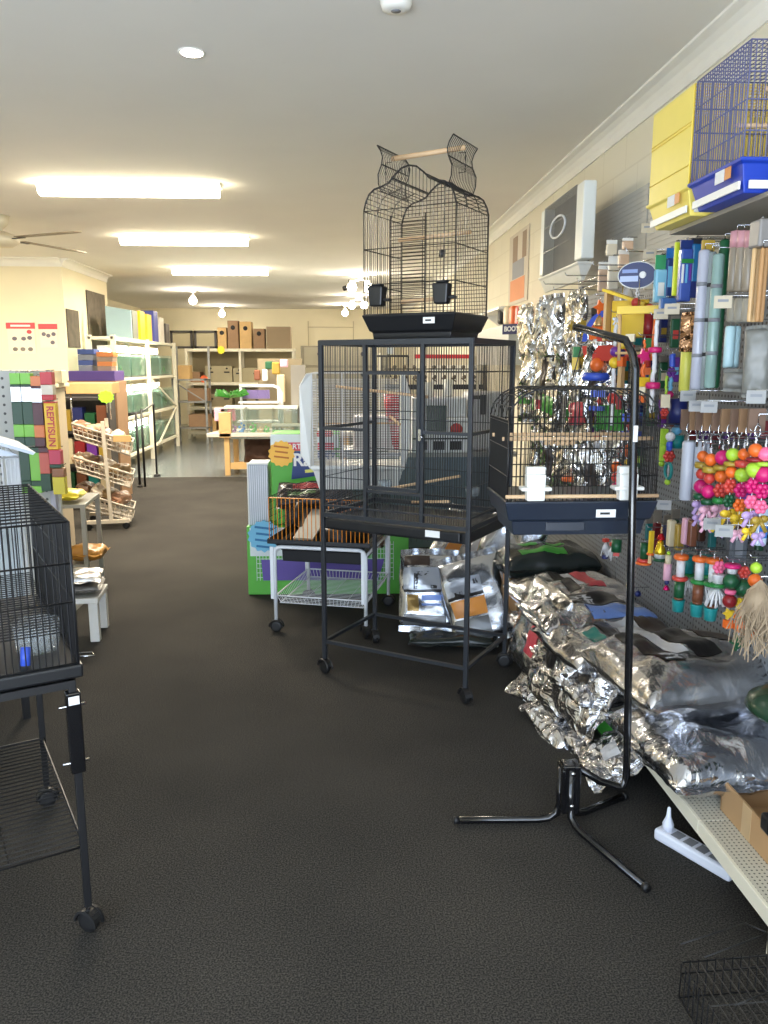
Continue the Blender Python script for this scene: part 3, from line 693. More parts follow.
# base shelf of the right-hand gondola, and its pegboard back
PEG = mat('perforated grey steel board', C(112, 116, 121), .5)
def dots(m, period=.025, rad=.22, hole=(.02, .02, .02), ax=('Y', 'Z')):
    nt = m.node_tree; n = nt.nodes; l = nt.links; b = n['Principled BSDF']; tc = n.new('ShaderNodeTexCoord'); sp = n.new('ShaderNodeSeparateXYZ'); l.new(tc.outputs['Object'], sp.inputs[0])
    sq = []
    for a in ax:
        d = n.new('ShaderNodeMath'); d.operation = 'DIVIDE'; d.inputs[1].default_value = period; l.new(sp.outputs[a], d.inputs[0])
        f = n.new('ShaderNodeMath'); f.operation = 'FRACT'; l.new(d.outputs[0], f.inputs[0])
        s = n.new('ShaderNodeMath'); s.operation = 'SUBTRACT'; s.inputs[1].default_value = .5; l.new(f.outputs[0], s.inputs[0])
        p = n.new('ShaderNodeMath'); p.operation = 'MULTIPLY'; l.new(s.outputs[0], p.inputs[0]); l.new(s.outputs[0], p.inputs[1]); sq.append(p)
    ad = n.new('ShaderNodeMath'); l.new(sq[0].outputs[0], ad.inputs[0]); l.new(sq[1].outputs[0], ad.inputs[1])
    lt = n.new('ShaderNodeMath'); lt.operation = 'LESS_THAN'; lt.inputs[1].default_value = rad*rad; l.new(ad.outputs[0], lt.inputs[0])
    mx = n.new('ShaderNodeMix'); mx.data_type = 'RGBA'; old = b.inputs['Base Color'].links[0].from_socket; l.new(old, mx.inputs[6]); mx.inputs[7].default_value = (*hole, 1); l.new(lt.outputs[0], mx.inputs[0]); l.new(mx.outputs[2], b.inputs['Base Color'])
dots(PEG)
SHELFC = mat('cream perforated shelf steel', C(196, 190, 172), .45); dots(SHELFC, .014, .2, (.05, .05, .04), ('X', 'Y'))
PX = 1.42
t = thing('gondola_unit', 'long grey pegboard display unit with low cream base shelf along the right wall', 'display unit', (PX, 0, 0))
for y0, y1 in ((1.2, 2.12), (2.12, 3.04), (3.04, 3.96), (3.96, 4.88), (4.88, 5.8)):
    MB().box((.01, (y0+y1)/2, 1.02), (.02, y1-y0-.006, 1.74)).build('pegboard', PEG, t)
    sh = MB().box((-.185, (y0+y1)/2, .15), (.35, y1-y0-.004, .03)).build('base_shelf', SHELFC, t, .003)
    MB().box((-.363, (y0+y1)/2, .145), (.012, y1-y0-.004, .045)).build('shelf_lip', CREAMM, sh, .002)
for y in (1.2, 2.12, 3.04, 3.96, 4.88, 5.8):
    MB().box((.035, y, .98), (.03, .06, 1.96)).build('upright', GREYP, t)
for y in (1.76, 5.6): MB().box((-.32, y, .065), (.03, .03, .13)).build('shelf_foot', CREAMM, t, .003)
for y0, y1 in ((1.2, 2.12), (2.12, 2.96)):
    MB().box((-.06, (y0+y1)/2, 1.968), (.34, y1-y0-.006, .014)).build('top_shelf', mat('brown grey shelf steel', C(150, 142, 126), .5), t)

# bags lying on the base shelf, nearest first
zs = .168
bag('seed_bag', 'nearest lower silver foil sack flat on the cream base shelf', 'bag', (1.235, 2.42, zs+.085), .53, .52, .18, rz=.08, seed=1, crink=.010, group=None)
bag('seed_bag', 'large silver seed sack with black printed side panels and barcode, nearest on top', 'bag', (1.24, 2.67, zs+.245), .60, .54, .2, rz=.17, seed=2, m=FOILT, crink=.010,
    panels=((-.62, -.35, -.55, .75, BP, 'black_print'), (-.58, -.38, -.5, -.28, WP, 'barcode_panel'), (-.1, .22, -.35, .9, BP, 'black_print'), (-.32, -.13, -.2, .75, WP, 'white_print'), (.34, .85, -.1, .8, BRP, 'animal_print')))
bag('seed_bag', 'second silver sack from the front with dark band and teal print', 'bag', (1.15, 3.17, zs+.16), .56, .50, .16, rz=.14, seed=3, m=FOILT,
    panels=((-.35, -.08, -.7, .6, BP, 'black_print'), (-.02, .4, -.5, .5, WP, 'white_print'), (.42, .8, -.6, .6, BRP, 'dark_print'), (-.6, -.4, -.6, -.1, TLP, 'teal_print')))
bag('seed_bag', 'silver sack under the second one, crushed at its aisle end', 'bag', (1.12, 3.05, zs+.05), .5, .42, .09, rz=.1, seed=4, m=FOILC, crink=.02)
bag('seed_bag', 'silver sack with a long pale blue printed stripe across the pile', 'bag', (1.13, 3.45, zs+.20), .56, .42, .14, rz=.1, seed=5, m=FOIL,
    panels=((-.2, .85, -.85, -.25, BLP, 'blue_print'), (-.55, .6, -.1, .6, BP, 'black_print'), (-.4, .1, .0, .4, WP, 'white_print')))
bag('seed_bag', 'silver sack with dark label tilted over the aisle edge of the pile', 'bag', (.96, 3.02, .22), .30, .42, .09, rot=(0, -1.05, .15), seed=6, m=FOILC, crink=.018,
    panels=((-.3, .5, -.5, .3, BP, 'black_print'), (-.1, .3, -.2, .1, GP, 'grey_print')))
bag('seed_bag', 'silver sack with pink-red printed block, farthest on the pile', 'bag', (1.15, 3.84, zs+.19), .56, .46, .16, rz=.12, seed=7, m=FOILT,
    panels=((-.25, -.05, -.7, .7, BP, 'black_print'), (.12, .45, -.6, .5, PKP, 'red_print'), (-.03, .1, -.5, .6, WP, 'white_print')))
bag('seed_bag', 'silver sack beneath the red-printed one', 'bag', (1.12, 3.66, zs+.055), .54, .62, .10, rz=.05, seed=8, m=FOILC, crink=.02)
bag('seed_bag', 'champagne foil sack standing at the aisle end of the red-printed one', 'bag', (.93, 3.57, .27), .42, .46, .10, rot=(0, -1.25, .12), seed=9, m=FOILT, crink=.016,
    panels=((-.5, .1, -.6, -.2, PKP, 'red_print'),))
bag('seed_bag', 'bright crumpled foil sack slumped at the middle of the aisle edge', 'bag', (.92, 3.2, .235), .36, .40, .10, rot=(0, -1.2, .05), seed=10, m=FOILC, crink=.026, panels=((-.2, .4, -.4, .3, BP, 'black_print'),))
# heap fallen to the carpet
hp = [((.97, 3.38, .06), .30, .34, .09, (.1, -.5, .5), 21, 'crumpled foil bag on the carpet below the champagne sack', ()),
      ((.94, 3.08, .055), .30, .30, .08, (.15, -.35, .2), 22, 'crumpled silver bag on the carpet in the middle of the fallen heap', ()),
      ((.985, 2.88, .075), .24, .30, .08, (.1, -.7, .1), 23, 'small foil bag with black and green panel at the near foot of the pile', ((-.3, .1, -.6, .6, BP, 'black_print'), (.15, .5, -.6, .5, GRP, 'green_print'))),
      ((.985, 2.72, .06), .22, .26, .07, (.1, -.6, -.15), 24, 'small creased foil bag beside the foot of the hook stand', ((-.1, .5, -.5, .1, WP, 'white_print'),)),
      ((.955, 3.3, .16), .26, .30, .08, (0, -1.0, .35), 25, 'creased silver bag leaning on the shelf edge above the fallen heap', ())]
for loc, w_, l_, th, rot, sd, lab, pn in hp: bag('foil_bag', lab, 'bag', loc, w_, l_, th, rot=rot, seed=sd, m=FOILC, crink=.022, panels=pn)
# dark curved pack with green print behind
bag('seed_bag', 'dark plastic sack with bright green band at the far end of the pile', 'bag', (1.12, 4.24, zs+.26), .52, .34, .2, rz=.1, seed=12, m=mat('dark glossy plastic', C(38, 44, 42), .2), panels=((-.7, .3, -.75, -.35, GRP, 'green_print'), (-.55, -.2, -.1, .5, GRP, 'green_leaf'), (.0, .4, -.1, .4, GRP, 'green_leaf')))
MBx = MB(); 
tag(MB().box((1.16, 4.26, .25), (.46, .36, .165)).build('cardboard_box', CARD), 'cardboard box on the base shelf under the dark green-banded sack', 'box')

# silver sacks leaning together under the flight cage
bag('feed_sack', 'silver-blue sack with dog silhouette print leaning behind the flight cage legs', 'bag', (.50, 4.42, .225), .34, .42, .09, rot=(math.radians(66), 0, -.12), seed=31, crink=.005, m=SACK,
    panels=((-.86, .6, .0, .62, mat('satin pale print', C(190, 196, 206), .25, metal=.6), 'pale_print'), (-.86, .6, -.08, .0, BP, 'black_band'), (-.5, -.35, .02, .45, BP, 'silhouette_print'), (-.42, .0, .38, .5, BP, 'silhouette_print'), (.05, .25, .02, .12, BP, 'silhouette_print'),
            (-.75, -.35, -.62, -.14, mat('satin gold print', C(160, 132, 80), .3, metal=.6), 'gold_print'), (-.25, .4, -.3, -.15, BLP, 'blue_print'), (-.25, .4, -.44, -.38, BLP, 'blue_print'), (-.86, .6, -.98, -.7, GP, 'grey_print'), (-.86, .0, .68, .95, BRP, 'dark_print')))
bag('feed_sack', 'tilted silver sack with orange panel leaning against the dog-print one', 'bag', (.74, 4.26, .225), .34, .46, .09, rot=(math.radians(62), math.radians(-16), -.15), seed=32, crink=.005, m=SACK,
    panels=((-.86, .3, .1, .5, mat('satin pale print', C(190, 196, 206), .25, metal=.6), 'pale_print'), (-.86, .3, .02, .1, BP, 'black_band'), (.05, .2, .3, .42, INK, 'square_logo'), (-.8, .3, -.45, -.02, ORP, 'orange_print'), (-.86, .3, -.98, -.5, GP, 'grey_print'), (-.6, -.35, .1, .2, BP, 'silhouette_print')))
bag('feed_sack', 'orange and gold topped foil sack leaning steeply behind the orange-panelled one', 'bag', (.72, 4.78, .30), .4, .62, .10, rot=(math.radians(58), math.radians(30), -.1), seed=33, m=FOILT, crink=.02, panels=((-.6, -.2, .0, .8, ORP, 'orange_print'), (.1, .5, .2, .9, WP, 'white_print')))
bag('feed_sack', 'crumpled silver sack leaning beside the rear right post of the flight cage', 'bag', (.95, 4.52, .36), .36, .72, .12, rot=(math.radians(72), math.radians(14), -.7), seed=34, m=SACK, crink=.014)
bag('feed_sack', 'dark glossy bag lying on the carpet under the leaning sacks', 'bag', (.60, 4.12, .035), .46, .16, .06, rz=-.12, seed=35, m=mat('dark glossy plastic', C(38, 44, 42), .2), crink=.006)

# cardboard tray, green lidded bowl and power board near the right edge
t = thing('cardboard_tray', 'open brown cardboard carton on the near end of the base shelf', 'box', (1.27, 2.03, .1655), -.0)
b = MB(); 
for c, d in (((-.12, 0, .05), (.006, .30, .10)), ((.12, 0, .05), (.006, .30, .10)), ((0, -.15, .05), (.246, .006, .10)), ((0, .15, .05), (.246, .006, .10)), ((0, 0, .003), (.24, .3, .006))): b.box(c, d)
b.build('carton', CARD, t)
MB().box((-.1235, .0, .05), (.001, .05, .1)).build('tape', mat('pale tape', C(190, 160, 120), .4), t)
t = thing('bowl_stand', 'dark green dome-topped feeder bowl on a thin black stand at the right edge', 'feeder', (1.20, 1.92, .1655))
MB().lathe([(.0001, .50), (.08, .49), (.125, .46), (.132, .44), (.12, .425), (.06, .41), (.0001, .41)], n=28).build('green_bowl', mat('dark green enamel', C(36, 62, 44), .25), t)
MB().tube([(0, 0, .02), (0, 0, .42)], .005, 8).tube([(-.05, 0, .2), (-.055, 0, .44)], .003, 6).build('stem', BLACKM, t)
MB().box((0, 0, .085), (.1, .1, .07), taper=.8).box((0, 0, .11), (.13, .05, .05)).build('black_base', TRAYB, t, .008)
t = thing('power_board', 'white four-way power board with plug lying on the carpet beneath the shelf', 'power board', (1.085, 2.19, 0), -math.radians(0))
t.rotation_euler = (0, 0, math.atan2(-.205, .119)+PI/2)
MB().box((0, 0, .02), (.062, .27, .038)).build('case', mat('white plastic case', C(222, 226, 238), .4), t, .008)
for k in range(4): MB().box((0, -.07+k*.045, .0395), (.036, .032, .002)).build('socket', GREYP, t)
MB().box((-.018, -.118, .04), (.014, .01, .004)).build('red_switch', REDP, t)
MB().lathe([(.016, 0), (.018, .02), (.008, .045), (.005, .075), (.0001, .08)], (0, .105, .039), 12).build('plug', mat('white plastic case', C(222, 226, 238), .4), t, )
MB().tube([(0, -.135, .015), (.02, -.18, .008), (.06, -.2, .03), (.12, -.16, .02), (.2, -.12, .005)], .004, 6).build('cord', WHITEM, t)
# black wire cage, lower right corner
t = thing('wire_crate', 'flat black wire crate on the carpet in the bottom right corner', 'pet cage', (.82, 1.24, 0), math.radians(3))
b = MB(); W, D, Hh = .62, .40, .10
for y in (0, D): b.bars((0, y, .004), (W, 0, 0), (0, 0, Hh), 30, .0016)
for x in (0, W): b.bars((x, 0, .004), (0, D, 0), (0, 0, Hh), 20, .0016)
for z in (.005, .07, Hh): b.tube([(0, 0, z), (W, 0, z), (W, D, z), (0, D, z)], .0024, 5, True)
b.build('wire_sides', BLACKM, t)
b = MB().bars((0, 0, Hh), (W, 0, 0), (0, D, 0), 30, .0016).bars((0, D/3, Hh), (0, D/3, 0), (W, 0, 0), 2, .002); b.build('wire_top', BLACKM, t)
b = MB(); q_ = lambda x, y: RZ(-math.radians(3)) @ (at(x, y, z=.115)-Vector((.82, 1.24, 0)))
for (x0, y0, x1, y1) in ((681, 944, 745, 923), (705, 957, 768, 933), (735, 1005, 768, 992)): b.tube([q_(x0, y0), q_(x1, y1)], .0018, 5)
b.tube([q_(745, 923), q_(768, 933)], .0018, 5).tube([q_(768, 933), q_(768, 992)], .0018, 5)
b.build('loose_rods', BLACKM, t)
# ---------------------------------------------------------------- slatted panel, cages and posters on the right wall
SL = mat('grey slat panel', C(196, 194, 186), .55)
q0 = 4.35; q1 = 5.55
b = MB()
for i in range(16): b.box((1.632, (q0+q1)/2, 2.02+i*.027), (.02, q1-q0, .0258))
b.box((1.642, (q0+q1)/2, 2.22), (.008, q1-q0, .44))
tag(b.build('slat_panel', SL), 'grey slatted wall panel high on the right wall between the cages', 'wall panel')
b = MB()
for i in range(16): b.box((1.632, (3.0+q0)/2-.01, 2.02+i*.027), (.02, q0-3.0-.02, .0258))
b.box((1.642, (3.0+q0)/2, 2.22), (.008, q0-3.0-.02, .44))
tag(b.build('slat_panel', SL), 'grey slatted wall panel nearest the yellow cage', 'wall panel')
def shelf_cage(name, label, loc, W, D, Hc, traym, wirem, solid, band, toys):
    t = thing(name, label, 'bird cage', loc)
    tr = MB(); V = []; F = []
    for z, e in ((0, -.02), (.075, .0), (.08, .01), (.09, .01)): V += [(-e, -e, z), (W+e, -e, z), (W+e, D+e, z), (-e, D+e, z)]
    for i in range(3): F += [(i*4+j, i*4+(j+1) % 4, i*4+4+(j+1) % 4, i*4+4+j) for j in range(4)]
    F += [(3, 2, 1, 0), (12, 13, 14, 15)]
    tr.add(V, F).build('tray', traym, t, .003)
    MB().box((.003, D/2, .02), (.006, D-.03, .022)).box((W/2, .004, .02), (W-.05, .006, .022)).build('pull_out_edge', band, t)
    MB().box((-.009, D*.35, .062), (.002, .055, .034)).build('price_tag', LABEL, t); MB().box((-.009, D*.35-.05, .062), (.002, .035, .032)).build('orange_sticker', plastic('orange sticker', 214, 140, 70), t)
    if solid:
        MB().box((0, D/2, .09+(Hc-.09)/2), (.006, D, Hc-.09)).build('solid_side', solid, t)
        MB().box((W/2, D, .09+(Hc-.09)/2), (W, .006, Hc-.09)).build('solid_side', solid, t)
        s = MB()
        for z in (.15, .28, Hc-.12): s.tube([(-.004, 0, z), (-.004, D, z)], .002, 4)
        s.build('side_wires', wirem, t)
    b = MB(); b.bars((0, 0, .09), (W, 0, 0), (0, 0, Hc-.09), 30, .0018).bars((0, D, .09), (W, 0, 0), (0, 0, Hc-.09), 30, .0018)
    for x in (0, W): b.bars((x, 0, .09), (0, D, 0), (0, 0, Hc-.09), 24, .0018)
    b.bars((0, 0, Hc), (W, 0, 0), (0, D, 0), 30, .0018).bars((0, 0, Hc), (0, D, 0), (W, 0, 0), 12, .0016)
    for z in (.09, .16, .24, .31, Hc): b.tube([(0, 0, z), (W, 0, z), (W, D, z), (0, D, z)], .0024, 5, True)
    for x, y in ((0, 0), (W, 0), (W, D), (0, D)): b.tube([(x, y, .09), (x, y, Hc)], .003, 5)
    b.build('wire_body', wirem, t)
    for a, c in toys: MB().tube([a, c], .006, 8).build('perch', WOOD, t)
    return t
YEL = plastic('yellow plastic', 246, 224, 110); BLU = plastic('blue plastic', 24, 60, 170); YW = mat('yellow coated wire', C(235, 205, 80), .4); BW = mat('indigo coated wire', C(98, 100, 134), .4)
t = shelf_cage('shelf_cage', 'blue bird cage with blue tray on the top shelf at the right edge', (1.12, 2.30, 1.9765), .46, .33, .39, BLU, BW, None, WPL, (((.02, .1, .2), (.44, .1, .2)), ((.1, .1, .3), (.3, .25, .3))))
MB().tube([(.14, .1, .39), (.13, .1, .30), (.17, .1, .28), (.22, .1, .30), (.21, .1, .39)], .006, 6).build('yellow_swing', YEL, t)
MB().box((.16, .1, .33), (.05, .03, .07)).build('white_hanger', WPL, t)
shelf_cage('shelf_cage', 'solid yellow cage with yellow tray on the top shelf beside the blue cage', (1.12, 2.65, 1.9765), .46, .33, .39, YEL, YW, YEL, WPL, ())

# white round-door cage high behind the hanging foil bags
t = thing('round_door_cage', 'white cage with round ring door standing high on the right wall unit', 'bird cage', (1.36, 4.66, 1.98))
W, D, Hc = .075, .9, .53
PG = plastic('pale grey plastic', 234, 238, 234)
V = []; F = []
for z, e in ((0, -.03), (.08, -.0), (.09, .01), (.10, .01)): V += [(-e, -e, z), (W+e, -e, z), (W+e, D+e, z), (-e, D+e, z)]
for i in range(3): F += [(i*4+j, i*4+(j+1) % 4, i*4+4+(j+1) % 4, i*4+4+j) for j in range(4)]
F += [(3, 2, 1, 0), (12, 13, 14, 15)]
MB().add(V, F).build('tray', WPL, t, .004)
MB().box((W/2, .03, .32), (W, .14, .42)).build('end_panel', PG, t, .01); MB().box((W/2, D-.03, .32), (W, .1, .42)).build('end_panel', PG, t, .01)
MB().box((W-.005, D/2, .32), (.01, D-.1, .42)).build('backing', mat('brown mirror plastic', C(110, 100, 84), .3, var=.4, vscale=10), t)
b = MB().bars((0, .1, .10), (0, D-.18, 0), (0, 0, .43), 32, .0022)
for z in (.1, .25, .4, .53): b.tube([(0, .1, z), (0, D-.08, z)], .003, 5)
b.bars((0, .1, .53), (0, D-.18, 0), (W, 0, 0), 26, .002).build('bars', GALV, t)
MB().tube([(-.008, .46+.17*math.cos(a), .36+.062*math.sin(a)) for a in [2*PI*i/28 for i in range(28)]], .007, 8, True).build('ring_door', WHITEM, t)

# rack of foil treat bags hanging beyond the toys
t = thing('display_rail', 'row of long chrome hooks high on the right wall behind the toys', 'rail', (1.42, 3.3, 1.9))
b = MB()
for i in range(7): b.tube([(0, i*.22, .05-.05*(i % 2)), (-.26, i*.22, .05-.05*(i % 2)), (-.27, i*.22, .065-.05*(i % 2))], .003, 5)
for z in (0.03, .07): b.tube([(-.02, -.1, z), (-.02, 1.45, z)], .004, 5)
b.build('hooks', CHROME, t)
rnd = random.Random(3)
k = 0
where = {0: 'top row', 1: 'second row', 2: 'third row', 3: 'bottom row'}
for row, (z, n) in enumerate(((1.86, 6), (1.62, 6), (1.40, 7), (1.12, 5))):
    for i in range(n):
        y = (3.95, 3.75, 3.65, 3.7)[row]+i*(.23, .27, .27, .28)[row]; x = 1.22+rnd.uniform(-.05, .05)-(.04 if row == 1 else 0)
        if row == 0 and i < 1: continue
        L = .28+rnd.uniform(-.03, .05)
        lab = 'crinkled silver foil bag hanging on the right wall behind the cages, %s' % where[row]
        pn = ()
        if row == 2: pn = ((-.75, .75, -.2, .5, GRP if i % 3 != 1 else PKP, 'printed_label'),); lab = 'foil bag with %s label hanging in the third row behind the hanging cage' % ('green' if i % 3 != 1 else 'red')
        elif i % 3 == 0: pn = ((-.3, .3, -.6, .4, BRP, 'dark_print'),); lab = 'foil bag with dark print hanging in the %s behind the cages' % where[row]
        bt = bag('treat_bag', lab, 'bag', (x, y, z-L/2), .15+rnd.uniform(-.02, .03), L, .05, rot=(PI/2, rnd.uniform(-.25, .25), -.9+rnd.uniform(-.35, .35)), seed=50+k, m=FOILH, crink=.022, panels=pn, nx=20, ny=24, seam=.02, group='foil treat bags hanging on the right wall')
        k += 1
# ---------------------------------------------------------------- hanging toys and packs on the pegboard
COLS = dict(red=(206, 40, 48), orange=(236, 110, 40), yellow=(238, 200, 50), green=(40, 130, 60), lime=(170, 210, 60), teal=(30, 140, 140), blue=(30, 80, 170), navy=(30, 40, 100),
            purple=(110, 50, 150), magenta=(206, 30, 110), pink=(240, 110, 150), palepink=(236, 180, 200), lilac=(190, 160, 210), white=(226, 226, 228), brown=(120, 70, 45), dkgreen=(24, 84, 50), wood=(214, 176, 124), olive=(170, 140, 50), sky=(110, 180, 220), dkred=(140, 28, 34), cream=(222, 206, 170))
def cm(n): return plastic(n, *COLS[n], rough=.38)
TR = random.Random(77)
def toy(label, px, py, X, elems, cat='bird toy', group=None, name='bird_toy', rzz=0.):
    """hangs from a hook at the given spot; elems are listed from the top down as (kind, colour, size, height)"""
    p = at(px, py, X=X); t = thing(name, label, cat, p, rzz, group)
    hk_ = MB().tube([(PX-.012-X if False else .0, 0, 0), (0, 0, -.02)], .0018, 5)
    hk_.tube([(PX-X-.02, 0, .004), (-.02, 0, .004), (-.026, 0, .014)], .0022, 5); hk_.build('hook', CHROME, t)
    z = -.015; rr = random.Random(int(px*7+py))
    for kind, c, r, h in elems:
        m = cm(c); b = MB()
        if kind == 'ball': b.ball((0, 0, z-r), r, 12); h = 2*r; nm = 'ball'
        elif kind == 'disc': b.lathe([(r*.9, -h), (r, -h*.7), (r, -h*.3), (r*.9, 0)], (0, 0, z), 16); nm = 'disc'
        elif kind == 'cyl': b.lathe([(r, -h), (r, 0)], (0, 0, z), 16); nm = 'tube'
        elif kind == 'cup': b.lathe([(r*.85, -h), (r, -h*.1), (r*1.08, 0), (r*.9, 0)], (0, 0, z), 16); nm = 'cup'
        elif kind == 'block': b.box((0, 0, z-h/2), (r*2, r*1.6, h), R=RZ(rr.uniform(0, 1.5))); nm = 'block'
        elif kind == 'rope': b.tube([(rr.uniform(-.003, .003), 0, z-h*i/8) for i in range(9)], r, 6); nm = 'rope'
        elif kind == 'star':
            P = [((r if i % 2 else r*.5)*math.cos(PI*i/5), -.008, z-r+(r if i % 2 else r*.5)*math.sin(PI*i/5)) for i in range(10)]; b.prism(P, (0, .016, 0), None); h = 2*r; nm = 'star'
            b_rot = True
        elif kind == 'flower':
            for i in range(6): a = 2*PI*i/6; b.ball((r*.6*math.cos(a), 0, z-r+r*.6*math.sin(a)), r*.42, 8)
            b.ball((0, -.01, z-r), r*.35, 8); h = 2*r; nm = 'flower'
        elif kind == 'bow':
            for s in (-1, 1): b.ball((s*r*.55, s*r*.3, z-r*.5), r*.5, 8, sc=(1, .6, .8)); b.tube([(0, 0, z-r*.5), (s*r*.7, 0, z-r*1.7)], r*.22, 6)
            b.ball((0, 0, z-r*.5), r*.3, 8); h = r*1.6; nm = 'bow'
        elif kind == 'tassel':
            for i in range(12): a = 2*PI*i/12; q = rr.uniform(.6, 1.2); b.tube([(0, 0, z), (r*.6*math.cos(a), r*.6*math.sin(a), z-h*.4), (r*q*math.cos(a), r*q*math.sin(a), z-h*q)], r*.12, 5)
            nm = 'tassel'
        elif kind == 'bell': b.lathe([(r, -h), (r*.95, -h*.8), (r*.6, -h*.3), (r*.3, 0), (.0001, 0)], (0, 0, z), 14); m = mat('shiny ' + c, C(*COLS[c]), .2, metal=.7); nm = 'bell'
        elif kind == 'ring': b.tube([(0, r*math.cos(a), z-r+r*math.sin(a)) for a in [2*PI*i/20 for i in range(20)]], h or .006, 8, True); h = 2*r; nm = 'ring'
        elif kind == 'wood': b.tube([(0, -r, z-h/2), (0, r, z-h/2)], h/2, 8); nm = 'dowel'
        b.build(nm, m, t); z -= h+.001
    MB().tube([(0, 0, -.01), (0, 0, z+.004)], .0016, 4).build('cord', cm('white'), t)
    if py > 430: t.scale = (.83, .83, .83)
    return t
S = .92
# big bright cluster at the right edge
cl = [(703, 'orange', 'olive', 'red', 'magenta', 'dkgreen', 'lilac'), (713, 'orange', 'olive', 'red', 'magenta', 'dkgreen', 'palepink'), (723, 'magenta', 'olive', 'orange', 'red', 'green', 'palepink'),
      (734, 'lime', 'olive', 'orange', 'red', 'dkgreen', 'yellow'), (745, 'orange', 'red', 'lime', 'magenta', 'orange', 'yellow'), (756, 'orange', 'dkred', 'lime', 'magenta', 'pink', 'lilac'), (767, 'pink', 'lime', 'magenta', 'magenta', 'pink', 'olive')]
for i, (x, a, b_, c, d, e, f_) in enumerate(cl):
    yy = 440+(3 if i < 3 else -2*(i-3))
    X = 1.20-.02*(i % 2)
    x += TR.uniform(-1.5, 1.5); yy += TR.uniform(-4, 4)
    toy('stacked soft-ball toy, %s top and %s bow, %s from left in the bright cluster' % (a, {'palepink': 'pale pink'}.get(f_, f_), ('first', 'second', 'third', 'fourth', 'fifth', 'sixth', 'seventh')[i]), x, yy, X,
        [('rope', 'white', .003, .02), ('ball', a, .026*TR.uniform(.8, 1.1), 0), ('disc', b_, .03, TR.uniform(.012, .026)), ('ball', c, .027*TR.uniform(.8, 1.1), 0), (TR.choice(('flower', 'ball')), d, .028, 0), (TR.choice(('disc', 'flower')), e, .026, .022), ('bow', f_, .036, 0), ('bow', ('lilac', 'palepink', 'yellow')[i % 3], .03, 0)], group='ball and bow toys in the bright cluster')
for i, (x, a) in enumerate(((708, 'magenta'), (729, 'lime'), (751, 'orange'))):
    toy('%s ball toy hanging behind the bright cluster, %s of three' % (a, ('left', 'middle', 'right')[i]), x, 447, 1.29, [('rope', 'white', .003, .03), ('ball', a, .03, 0), ('flower', ('red', 'orange', 'magenta')[i], .032, 0), ('ball', ('magenta', 'red', 'purple')[i], .03, 0), ('bow', ('palepink', 'lilac', 'yellow')[i], .04, 0)])
# lower row
toy('small green and pink tube toy with magenta bell, left end of the lower toy row', 669, 548, 1.24, [('ball', 'lime', .009, 0), ('cyl', 'cream', .014, .04), ('cyl', 'palepink', .018, .075), ('ball', 'navy', .012, 0), ('bell', 'magenta', .016, .022)])
for i, (x, c1, c2, c3) in enumerate(((682, 'red', 'dkgreen', 'teal'), (701, 'green', 'brown', 'teal'), (715, 'green', 'white', 'teal'))):
    toy('orange-topped white tube toy with teal cup, %s of three in lower row' % ('left', 'middle', 'right')[i], x, 549+i*1.5, 1.22, [('rope', 'white', .002, .01), ('disc', 'orange', .032, .02), ('cyl', 'white', .018, .075), ('disc', c1, .034, .016), ('cyl' if i < 2 else 'tassel', c2, .022, .075), ('disc', 'brown', .02, .01), ('cup', 'teal', .027, .052)])
for i, x in enumerate((688, 706)): toy('green-sleeved tube toy hanging behind the white tube toys, %s one' % ('left', 'right')[i], x, 552, 1.30, [('cyl', 'teal', .03, .08), ('disc', 'green', .036, .016), ('tassel', 'white', .035, .08)])
toy('pink flower toy above a white cup and white tassels', 720, 557, 1.2, [('flower', 'pink', .026, 0), ('cup', 'white', .022, .035), ('disc', 'green', .03, .014), ('tassel', 'white', .038, .075)])
toy('pink and dark green ball toy with yellow star ends', 733, 560, 1.18, [('disc', 'magenta', .03, .014), ('cup', 'white', .018, .02), ('ball', 'dkgreen', .03, 0), ('disc', 'pink', .02, .016), ('ball', 'dkred', .026, 0), ('star', 'yellow', .022, 0), ('block', 'orange', .014, .03)])
toy('red and dark green pom toy beside the raffia bundle', 745, 562, 1.22, [('flower', 'red', .024, 0), ('ball', 'dkgreen', .034, 0), ('flower', 'yellow', .026, 0), ('block', 'orange', .02, .03), ('ball', 'orange', .026, 0), ('star', 'dkgreen', .036, 0)])
toy('orange and yellow pom toy with lime top at the right edge', 757, 558, 1.18, [('ball', 'lime', .02, 0), ('ball', 'orange', .024, 0), ('ball', 'red', .02, 0), ('ball', 'sky', .02, 0), ('flower', 'yellow', .026, 0), ('flower', 'orange', .028, 0)])
t = thing('raffia_bundle', 'shaggy pale raffia bundle hanging at the right edge above the seed sacks', 'bird toy', at(761, 580, X=1.16))
b = MB(); rr = random.Random(5)
for i in range(150):
    a = rr.uniform(0, 2*PI); r = rr.uniform(.02, .07); zz = -rr.uniform(.12, .23)
    b.tube([(0, 0, 0), (r*.5*math.cos(a), r*.5*math.sin(a), -.05+rr.uniform(-.02, .02)), (r*math.cos(a+rr.uniform(-.9, .9)), r*math.sin(a+.3), zz*.6), (r*.9*math.cos(a-rr.uniform(-.8, .8)), r*1.1*math.sin(a-.2), zz)], .0016, 3)
b.ball((0, 0, -.08), .045, 10, sc=(1, 1, 1.4)); b.build('raffia', mat('pale raffia', C(158, 138, 112), .8, var=.35, vscale=30), t)
MB().tube([(.2, 0, .01), (0, 0, .01), (0, 0, -.01)], .002, 5).build('hook', CHROME, t)
